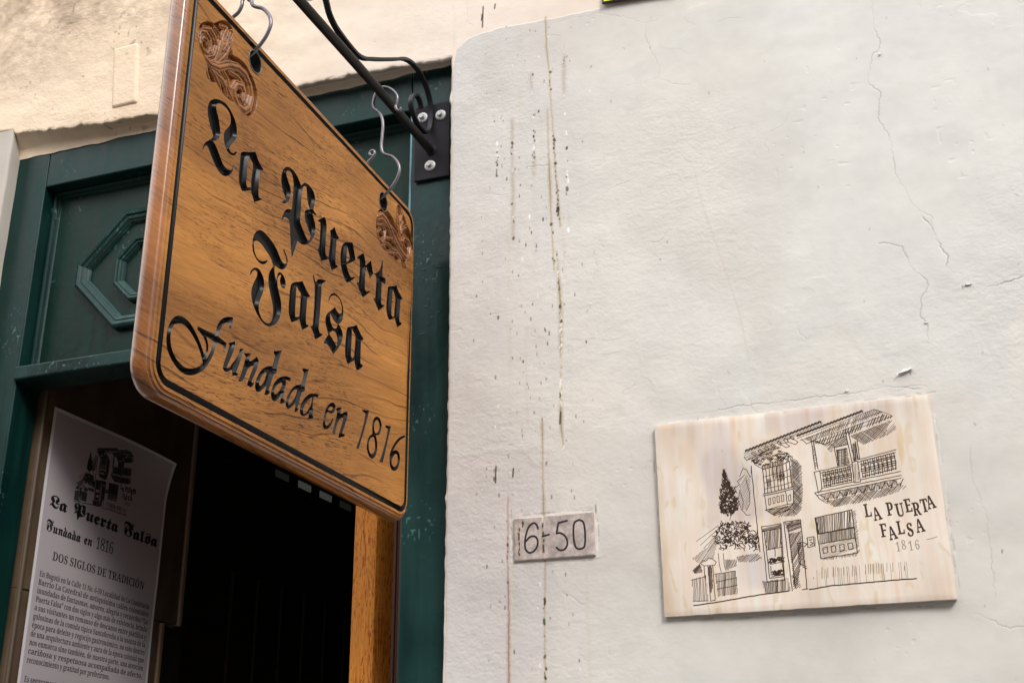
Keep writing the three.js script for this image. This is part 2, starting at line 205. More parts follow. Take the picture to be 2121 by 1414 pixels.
{
  const uv = (x, y) => [(x - TX0) / TW, (y - TY0) / TH];
  const line = (...spans) => { const out = []; spans.forEach(([a, b, n], i) => { for (let k = i ? 1 : 0; k <= n; k++) out.push(mix(a, b, k / n)); }); return out; };
  const jamb = (y) => DOOR_R + 0.0032 * noise(y * 3.1, 1.1) + 0.0013 * noise(y * 61, 6.2) - 0.004 * step(0.55, 0.8, noise(y * 21, 3.7));
  { // beside the doorway; the first columns turn round into the opening
    const xs = [-3, -2, -1, 0, ...line([0.004, 1.75, 150], [1.75, 7, 12])].map((v) => v), ys = line([0, 1.5, 10], [1.5, 4.4, 250], [4.4, 8, 8]);
    part(wall, 'white_plaster', fromGrid(xs.length, ys.length, (i, j) => {
      const y = ys[j], e = jamb(y), q = xs[i];
      if (i < 4) { const a = [[0.004, -0.13], [0.001, -0.03], [0.0005, -0.007], [0.004, -0.0015]][i]; return [e + a[0], y, a[1] + relief(e, y), ...uv(e + a[0], y)]; }
      const x = e + 0.008 + q - 0.004; return [x, y, relief(x, y), ...uv(x, y)];
    }), plaster);
  }
  { // over the doorway, down to the worn lower edge and round under it to the frame
    const xs = line([-7, -3.1, 8], [-3.1, -1.148, 170]), ts = [0, 1, 2, 3, 4, ...line([0, 1, 90], [1, 1.6, 10]).map((v) => v + 5)];
    part(wall, 'cream_plaster', fromGrid(xs.length, ts.length, (i, j) => {
      const x = xs[i], a = x < DOOR_L ? 3.694 + 0.01 : arris(x), t = ts[j];
      if (t < 5 && t < 4.5 && x >= DOOR_L - 0.02) {
        const rise = clamp((-1.2 - x) * 0.02, 0, 0.02);
        const q = [[3.622, -0.0475], [3.632 + 0.006 + rise * 0.6, -0.044], [3.6345 + 0.010 + rise * 0.7, -0.040], [a + 0.0015, -0.009 + relief(x, a)], [a + 0.003, -0.003 + relief(x, a)]][t | 0];
        return [x, q[0] + 0.0022 * noise(x * 40, t * 5) + (t < 1 ? 0.003 * noise(x * 22, 9.3) : 0), q[1], ...uv(x, a - 0.06 + 0.016 * t)];
      }
      const y = a + 0.007 + Math.max(0, t - 5) * (t <= 6 ? 4.4 - a : 4.4 - a + (t - 6) * 5), z = relief(x, y); return [x, y, t < 4.5 ? -0.004 + z : z, ...uv(x, y)];
    }), plaster);
  }
  { // the narrow strip beyond the doorway
    const xs = [...line([-7, -3.1, 6], [-3.1, DOOR_L - 0.012, 26]), DOOR_L - 0.003, DOOR_L, DOOR_L - 0.004, DOOR_L - 0.008], ys = line([0, 1.5, 6], [1.5, 3.708, 120]), n = xs.length;
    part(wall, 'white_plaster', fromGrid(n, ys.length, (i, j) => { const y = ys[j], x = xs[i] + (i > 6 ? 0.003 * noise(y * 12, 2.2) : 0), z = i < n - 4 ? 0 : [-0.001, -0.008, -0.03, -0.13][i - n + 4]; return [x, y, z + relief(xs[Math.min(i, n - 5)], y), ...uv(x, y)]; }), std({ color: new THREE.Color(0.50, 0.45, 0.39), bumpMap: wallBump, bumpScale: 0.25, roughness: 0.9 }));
  }
  // an old junction box, plastered and painted over
  const cover = new RoundedBoxGeometry(0.098, 0.232, 0.03, 3, 0.012); cover.translate(-2.284, 3.814, -0.003);
  { const p = cover.attributes.position, u = cover.attributes.uv; for (let i = 0; i < p.count; i++) { const x = p.getX(i), y = p.getY(i); p.setXYZ(i, x + 0.006 * noise(y * 30, 1) + (y - 3.81) * -0.05, y + 0.005 * noise(x * 40, 5), p.getZ(i) + relief(-2.29, 3.81) - 0.004); u.setXY(i, ...uv(x, y)); } cover.computeVertexNormals(); }
  part(wall, 'painted_cover_plate', cover, plaster);
  // flakes of loose paint
  const flake = (x, y, w, h, a, lift) => { const g = fromGrid(7, 5, (i, j) => { const u = i / 6 - 0.5, v = j / 4, k = 1 - Math.abs(u) * 1.5; return [u * w * (1 - 0.3 * v), v * h * Math.max(0.2, k) + 0.002 * noise(i * 1.7, j), 0.0015 + lift * (1 - v) * (1 - v), 0.8 + u * 0.01, 0.4 + v * 0.01]; }); g.rotateZ(a).translate(x, y, relief(x, y)); g.computeVertexNormals(); return g; };
  const fm = std({ color: new THREE.Color(0.66, 0.63, 0.58), roughness: 0.85, side: THREE.DoubleSide });
  for (const q of [[-0.046, 2.516, 0.04, 0.010, 0.3, 0.006], [-0.006, 3.343, 0.009, 0.007, 0.7, 0.003], [0.112, 2.704, 0.018, 0.003, 0.1, 0.003], [-0.175, 2.488, 0.010, 0.003, 0.1, 0.0025], [0.012, 2.626, 0.009, 0.003, -0.2, 0.002]]) part(wall, 'paint_flake', flake(...q), fm);
}

// ---------------------------------------------------------------- street level, out of the picture
const grey = std({ color: new THREE.Color(0.09, 0.088, 0.085), roughness: 0.95 });
structure('street', new THREE.PlaneGeometry(160, 160).rotateX(-Math.PI / 2), grey);
structure('unseen_opposite_houses', box(-40, 0.01, 8.4, 40, 7.2, 14, 0.02), std({ color: new THREE.Color(0.2, 0.19, 0.18), roughness: 0.95 }));  // unseen row, put up to keep low sky light out of the doorway
structure('pavement', box(-7, 0.004, 0.02, 7, 0.13, 1.3, 0.01), std({ color: new THREE.Color(0.1, 0.097, 0.092), roughness: 0.95 }));

// ---------------------------------------------------------------- the green door frame
function paintTexture(base, seed, patched) {
  const w = 512, h = 1024, D = new Uint8Array(w * h * 4), B = new Float32Array(w * h), R = new Float32Array(w * h);
  for (let j = 0; j < h; j++) for (let i = 0; i < w; i++) {
    const x = i / 512, y = j / 512, s = fbm(x * 40 + seed, y * 3, 3), t = fbm(x * 5, y * 4 + seed, 3), chip = step(0.66, 0.78, noise(x * 170 + seed, y * 95)) * step(0.15, 0.55, noise(x * 8, y * 7 + seed)), k = (j * w + i) * 4;
    const patch = patched ? step(0.157, 0.163, x + 0.006 * noise(y * 9, 3)) * step(0.226, 0.218, x) * step(1.24, 1.30, y + 0.1 * noise(x * 30, 2) ) * step(1.60, 1.5, y) : 0;
    for (let c = 0; c < 3; c++) D[k + c] = clamp(mix(base[c] * (1 - patch * [0.95, 0.12, 0.02][c]) * (1 + 0.22 * s + 0.34 * t), [120, 140, 136][c], chip * 0.5), 0, 255);
    D[k + 3] = 255; B[j * w + i] = 0.0003 * s + 0.00012 * noise(x * 60, y * 60) - chip * 0.0003 + 0.0004 * Math.max(0, noise(x * 90 + 5, y * 90) - 0.8) * 4; R[j * w + i] = clamp(0.36 + 0.25 * t + 0.1 * s, 0.2, 0.7);
  }
  const m = dataTex(D, w, h, true), b = dataTex(B, w, h), r = dataTex((() => { const q = new Uint8Array(w * h * 4); for (let i = 0; i < w * h; i++) q[i * 4] = q[i * 4 + 1] = q[i * 4 + 2] = R[i] * 255, q[i * 4 + 3] = 255; return q; })(), w, h);
  for (const q of [m, b, r]) q.repeat.set(1, 0.5);
  return { map: m, bumpMap: b, bumpScale: 1, roughnessMap: r };
}
const green = std({ ...paintTexture([9, 42, 38], 3), roughness: 1, specularIntensity: 0.6 }); green.name = 'green gloss paint';
const greenPatched = std({ ...paintTexture([10, 43, 40], 31, true), roughness: 0.9, specularIntensity: 0.6 });
const greenGloss = std({ ...paintTexture([12, 48, 43], 41), roughness: 0.75, specularIntensity: 0.9, clearcoat: 0.4, clearcoatRoughness: 0.2 });
const greenPanel = std({ ...paintTexture([13, 39, 31], 9), roughness: 1, specularIntensity: 0.4 });
const F = -0.05, FX0 = -2.722, FX1 = -1.150, IN0 = -2.590, IN1 = -1.298, HEAD = 3.5, TOP = 3.634;
const frame = thing('door_frame', 'dark green painted wooden door frame with an octagon moulding above the opening', 'door frame');
part(frame, 'jamb', box(FX0, 0.13, -0.155, IN0, TOP, F, 0.006), green);
part(frame, 'jamb', box(IN1, 0.13, -0.155, FX1, TOP, F, 0.006), greenPatched);
part(frame, 'head', box(IN0 + 0.0005, HEAD, -0.153, IN1 - 0.0005, TOP, F - 0.0015, 0.005), green);
part(frame, 'transom_rail', box(IN0 - 0.004, 2.838, -0.153, IN1 + 0.004, 2.882, F + 0.012, 0.006), green);
const panelMesh = part(frame, 'transom_panel', box(IN0 + 0.001, 2.883, -0.14, IN1 - 0.001, HEAD - 0.001, -0.112, 0.001), greenPanel);
// mitred mouldings: one strip per side of a convex outline; profile = [inwards, height]
function inset(poly, d) {
  const n = poly.length, L = poly.map((a, i) => { const b = poly[(i + 1) % n], l = Math.hypot(b[0] - a[0], b[1] - a[1]), nx = -(b[1] - a[1]) / l, ny = (b[0] - a[0]) / l; return [nx, ny, nx * a[0] + ny * a[1] + d]; });
  return poly.map((_, i) => { const [a, b, c] = L[(i + n - 1) % n], [p, q, r] = L[i], det = a * q - b * p; return [(c * q - b * r) / det, (a * r - c * p) / det]; });
}
function mouldings(parent, name, poly, profile, z, material, dustyLit) {
  const rings = profile.map(([o, h]) => inset(poly, o).map((p) => [p[0], p[1], z + h])), n = poly.length;
  for (let i = 0; i < n; i++) {
    const g = fromGrid(2, profile.length, (a, k) => { const q = rings[k][(i + a) % n]; return [...q, q[0] * 1 + q[2], q[1]]; });
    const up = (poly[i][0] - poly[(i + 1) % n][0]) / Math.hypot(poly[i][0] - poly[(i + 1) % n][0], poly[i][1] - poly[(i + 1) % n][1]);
    part(parent, name, toCreasedNormals(metric(g), 0.5), dustyLit && up < -0.5 ? dustyLit : material);
  }
}
const rect = (x0, y0, x1, y1) => [[x0, y0], [x1, y0], [x1, y1], [x0, y1]];
mouldings(frame, 'moulding_strip', rect(IN0 + 0.0015, 2.884, IN1 - 0.0015, HEAD - 0.0015), [[0, 0.016], [0.004, 0.018], [0.009, 0.0165], [0.012, 0.012], [0.0135, 0.006], [0.017, 0.005], [0.021, 0.0005]], -0.112, green);
part(frame, 'sky_glint_edge', box(IN1 - 0.0015, 2.9, F - 0.008, IN1 + 0.0045, HEAD - 0.004, F + 0.0012, 0.002), std({ color: new THREE.Color(0.1, 0.24, 0.28), roughness: 0.3 }));  // pale blue strip standing in for sky reflected along the jamb edge
const dustLit = std({ ...paintTexture([52, 74, 71], 14), roughness: 1, specularIntensity: 0.3 }); // paint under a street dusting, with caught light mixed into its paler colour
const octagon = (cx, cy, L, a, h, b) => [[cx - a, cy - h], [cx + a, cy - h], [cx + L, cy - b], [cx + L, cy + b], [cx + a, cy + h], [cx - a, cy + h], [cx - L, cy + b], [cx - L, cy - b]];
const prof = (w, h) => [[0, 0.0005], [0, h * 0.72], [w * 0.1, h * 0.9], [w * 0.22, h], [w * 0.36, h * 0.96], [w * 0.44, h * 0.72], [w * 0.5, h * 0.70], [w * 0.56, h * 0.8], [w * 0.7, h * 0.74], [w * 0.78, h * 0.5], [w * 0.84, h * 0.48], [w * 0.92, h * 0.3], [w, 0.0005]];
mouldings(frame, 'octagon_moulding', octagon(-1.944, 3.183, 0.512, 0.352, 0.198, 0.036), prof(0.044, 0.026), -0.112, greenGloss, dustLit);
mouldings(frame, 'octagon_moulding', octagon(-1.944, 3.176, 0.369, 0.305, 0.107, 0.043), prof(0.03, 0.022), -0.112, greenGloss, dustLit);

// ---------------------------------------------------------------- inside the doorway
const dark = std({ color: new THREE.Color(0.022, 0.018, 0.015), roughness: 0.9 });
const woodDark = std({ color: new THREE.Color(0.035, 0.022, 0.014), roughness: 0.7 });
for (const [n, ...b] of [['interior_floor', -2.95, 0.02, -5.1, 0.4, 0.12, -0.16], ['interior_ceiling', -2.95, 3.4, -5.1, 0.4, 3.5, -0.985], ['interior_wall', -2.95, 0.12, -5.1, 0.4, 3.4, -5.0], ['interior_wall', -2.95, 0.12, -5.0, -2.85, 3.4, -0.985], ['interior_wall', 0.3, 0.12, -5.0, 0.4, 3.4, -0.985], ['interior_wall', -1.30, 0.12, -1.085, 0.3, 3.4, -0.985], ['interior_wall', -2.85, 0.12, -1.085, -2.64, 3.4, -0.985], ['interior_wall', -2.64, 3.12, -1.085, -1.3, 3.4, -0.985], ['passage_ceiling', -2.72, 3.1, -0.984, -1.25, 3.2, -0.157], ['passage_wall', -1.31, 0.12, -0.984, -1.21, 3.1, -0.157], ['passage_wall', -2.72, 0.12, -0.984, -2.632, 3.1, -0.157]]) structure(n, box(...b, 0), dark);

const beige = (() => {
  const w = 256, h = 1024, D = new Uint8Array(w * h * 4), B = new Float32Array(w * h);
  for (let j = 0; j < h; j++) for (let i = 0; i < w; i++) { const s = fbm(i * 0.08, j * 0.006, 3), t = fbm(i * 0.012, j * 0.01 + 4, 3), k = (j * w + i) * 4; D.set([92 + 16 * s + 18 * t, 76 + 16 * s + 18 * t, 60 + 16 * s + 18 * t, 255], k); B[j * w + i] = s * 0.0006; }
  const m = dataTex(D, w, h, true), b = dataTex(B, w, h); return std({ map: m, bumpMap: b, bumpScale: 1, roughness: 0.6, specularIntensity: 0.4 });
})();
const leaf = thing('door_leaf', 'beige painted door leaf folded back against the side of the entrance', 'door', [-2.58, 0.13, -0.56]);
{
  const loc = (g) => g.translate(2.58, -0.13, 0.56);
  part(leaf, 'upper_panel', loc(box(-2.628, 2.236, -0.962, -2.58, 3.085, -0.166, 0.003)), beige);
  part(leaf, 'lower_panel', loc(box(-2.63, 0.135, -0.868, -2.582, 2.234, -0.166, 0.003)), beige);
  part(leaf, 'edge_strip', loc(box(-2.622, 2.232, -0.984, -2.572, 3.085, -0.963, 0.005)), std({ color: new THREE.Color(0.3, 0.22, 0.16), roughness: 0.45 }));
  part(leaf, 'edge_strip', loc(box(-2.622, 0.135, -0.889, -2.574, 2.231, -0.869, 0.005)), std({ color: new THREE.Color(0.26, 0.17, 0.1), roughness: 0.45 }));
  part(leaf, 'corner_trim', loc(box(-2.626, 0.135, -0.182, -2.572, 3.0, -0.167, 0.006)), std({ color: new THREE.Color(0.1, 0.07, 0.045), roughness: 0.5 }));
}

// ---------------------------------------------------------------- wood
function woodTexture(w, h, mpp, tone, seed, tilt = 0) { // grain runs along u, turned by tilt
  const D = new Uint8Array(w * h * 4), B = new Float32Array(w * h), R = rng(seed), L = new Float32Array(w * h), ct = Math.cos(tilt), st = Math.sin(tilt);
  for (let j = 0; j < h; j++) for (let i = 0; i < w; i++) {
    const X = i * mpp, Y = j * mpp, x = X * ct + Y * st, y = Y * ct - X * st, warp = 0.10 * fbm(x * 1.8 + seed, y * 3.2, 3) + 0.012 * fbm(x * 9, y * 22, 2), ph = (y + warp) * 26 + 0.6 * fbm(x * 3, y * 9 + seed, 2), f = ph - Math.floor(ph);
    const late = Math.exp(-Math.pow((f - 0.85) / 0.06, 2)) * step(-0.2, 0.35, fbm(x * 4 + 8, y * 16 + seed, 2));
    const fib = noise(x * 14 + seed, y * 430), fib2 = noise(x * 40, y * 1300 + seed), big = fbm(x * 3 + seed, y * 8, 3);
    L[j * w + i] = 1 + 0.05 * (f - 0.5) + 0.05 * fib + 0.04 * fib2 + 0.2 * big - 0.3 * late;
  }
  for (let n = 0; n < 13000 * ((w * h * mpp * mpp) / 0.9); n++) { // open pores: short dark streaks along the grain
    const i0 = R() * w, j0 = R() * h, len = (0.006 + R() * R() * 0.045) / mpp, slope = Math.tan(tilt + (R() - 0.5) * 0.09), x = i0 * mpp, y = j0 * mpp, d = (0.12 + R() * 0.5) * step(-0.4, 0.3, fbm(x * 3.5 * ct + 2, (y * ct - x * st) * 13 + seed, 2)), th = R() < 0.25 ? 3 : R() < 0.6 ? 2 : 1;
    for (let k = 0; k < len; k++) for (let q = 0; q < th; q++) { const i = (i0 + k) | 0, j = (j0 + k * slope + q) | 0; if (i >= 0 && i < w && j >= 0 && j < h) { const a = Math.sin((Math.PI * k) / len) * (q === 1 ? 1 : 0.7); L[j * w + i] *= 1 - d * a * 0.8; B[j * w + i] -= 0.00012 * a; } }
  }
  for (let k = 0; k < w * h; k++) { const l = L[k], t = clamp((l - 0.5) / 0.72); D.set([clamp(mix(tone[0][0], tone[1][0], t), 0, 255), clamp(mix(tone[0][1], tone[1][1], t), 0, 255), clamp(mix(tone[0][2], tone[1][2], t), 0, 255), 255], k * 4); }
  const m = dataTex(D, w, h, true), b = dataTex(B, w, h); m.repeat.set(1 / (w * mpp), 1 / (h * mpp)); b.repeat.copy(m.repeat); return { map: m, bumpMap: b, bumpScale: 1 };
}
const oak = woodTexture(2048, 1640, 0.00055, [[48, 23, 8], [203, 140, 70]], 5, 0.15);
const signWood = std({ ...oak, roughness: 0.5, specularIntensity: 0.3, clearcoat: 0.06, clearcoatRoughness: 0.3 }); signWood.name = 'varnished oak';
const edgeWood = std({ map: oak.map, color: new THREE.Color(0.9, 0.76, 0.72), roughness: 0.34, specularIntensity: 0.7, clearcoat: 1, clearcoatRoughness: 0.22 });
const carvedWood = std({ map: oak.map, color: new THREE.Color(0.82, 0.74, 0.74), roughness: 0.36, specularIntensity: 0.5, clearcoat: 0.3, clearcoatRoughness: 0.25 });
const blackPaint = std({ color: new THREE.Color(0.0022, 0.0028, 0.0034), roughness: 0.24, specularIntensity: 0.22 }); blackPaint.name = 'black gloss paint';

const post = thing('inner_door_post', 'orange brown wooden post with a dark moulding inside the doorway', 'door post', [-1.41, 0.13, -0.23]);
{
  const vertical = woodTexture(1024, 256, 0.0012, [[136, 66, 16], [248, 168, 74]], 21), vm = std({ map: vertical.map, roughness: 0.4, specularIntensity: 0.5, clearcoat: 0.3, clearcoatRoughness: 0.3 });
  vertical.map.rotation = Math.PI / 2;
  const extr = (pts, y1) => { const s = new THREE.Shape(pts.map(([x, z]) => new THREE.Vector2(x, -z))); const g = new THREE.ExtrudeGeometry(s, { depth: y1, bevelEnabled: false }); g.rotateX(-Math.PI / 2); return toCreasedNormals(metric(g.translate(1.41, 0, 0.23)), 0.6); };
  part(post, 'post', extr([[-1.502, -0.20], [-1.441, -0.20], [-1.4385, -0.2015], [-1.437, -0.206], [-1.434, -0.225], [-1.428, -0.255], [-1.418, -0.275], [-1.404, -0.282], [-1.404, -0.33], [-1.505, -0.33], [-1.505, -0.203]], 2.7), vm);
  part(post, 'side_moulding', extr([[-1.4035, -0.28], [-1.4035, -0.245], [-1.399, -0.226], [-1.392, -0.225], [-1.389, -0.229], [-1.386, -0.229], [-1.383, -0.222], [-1.376, -0.216], [-1.368, -0.214], [-1.36, -0.214], [-1.315, -0.214], [-1.315, -0.32], [-1.4035, -0.32]], 2.7), std({ color: new THREE.Color(0.07, 0.024, 0.012), roughness: 0.35, clearcoat: 0.3 }));
}

// a tall dark cabinet deep inside, with a row of small pale panes along its top
const cab = thing('wall_cabinet', 'dark wooden cabinet along the far room wall with a row of small pale panes with added glow', 'cabinet', [-2.8, 0.13, -2.6]);
{
  const loc = (g) => g.translate(2.8, -0.13, 2.6), stile = std({ color: new THREE.Color(0.06, 0.055, 0.05), roughness: 0.4 }), pane = std({ color: new THREE.Color(0.6, 0.64, 0.58), roughness: 0.3, emissive: new THREE.Color(0.9, 1, 0.85), emissiveIntensity: 0.02 }), paneDim = std({ color: new THREE.Color(0.3, 0.33, 0.3), roughness: 0.3, emissive: new THREE.Color(0.9, 1, 0.85), emissiveIntensity: 0.004 });  // slight emission added so the panes show in the dark room
  part(cab, 'carcass', loc(box(-2.849, 0.13, -4.6, -2.81, 3.2, -1.3, 0.004)), woodDark);
  part(cab, 'top_rail', loc(box(-2.812, 3.0, -4.55, -2.801, 3.12, -1.35, 0.003)), woodDark);
  for (let k = 0; k < 12; k++) part(cab, 'stile', loc(box(-2.811, 1.0, -1.644 - k * 0.2, -2.798, 2.56, -1.634 - k * 0.2, 0.003)), stile);
  for (let k = 0; k < 5; k++) part(cab, 'pane', loc(box(-2.8045, 3.03, -2.03 - k * 0.206, -2.797, 3.062, -1.912 - k * 0.206, 0.002)), k === 1 || k === 2 ? pane : paneDim);
}

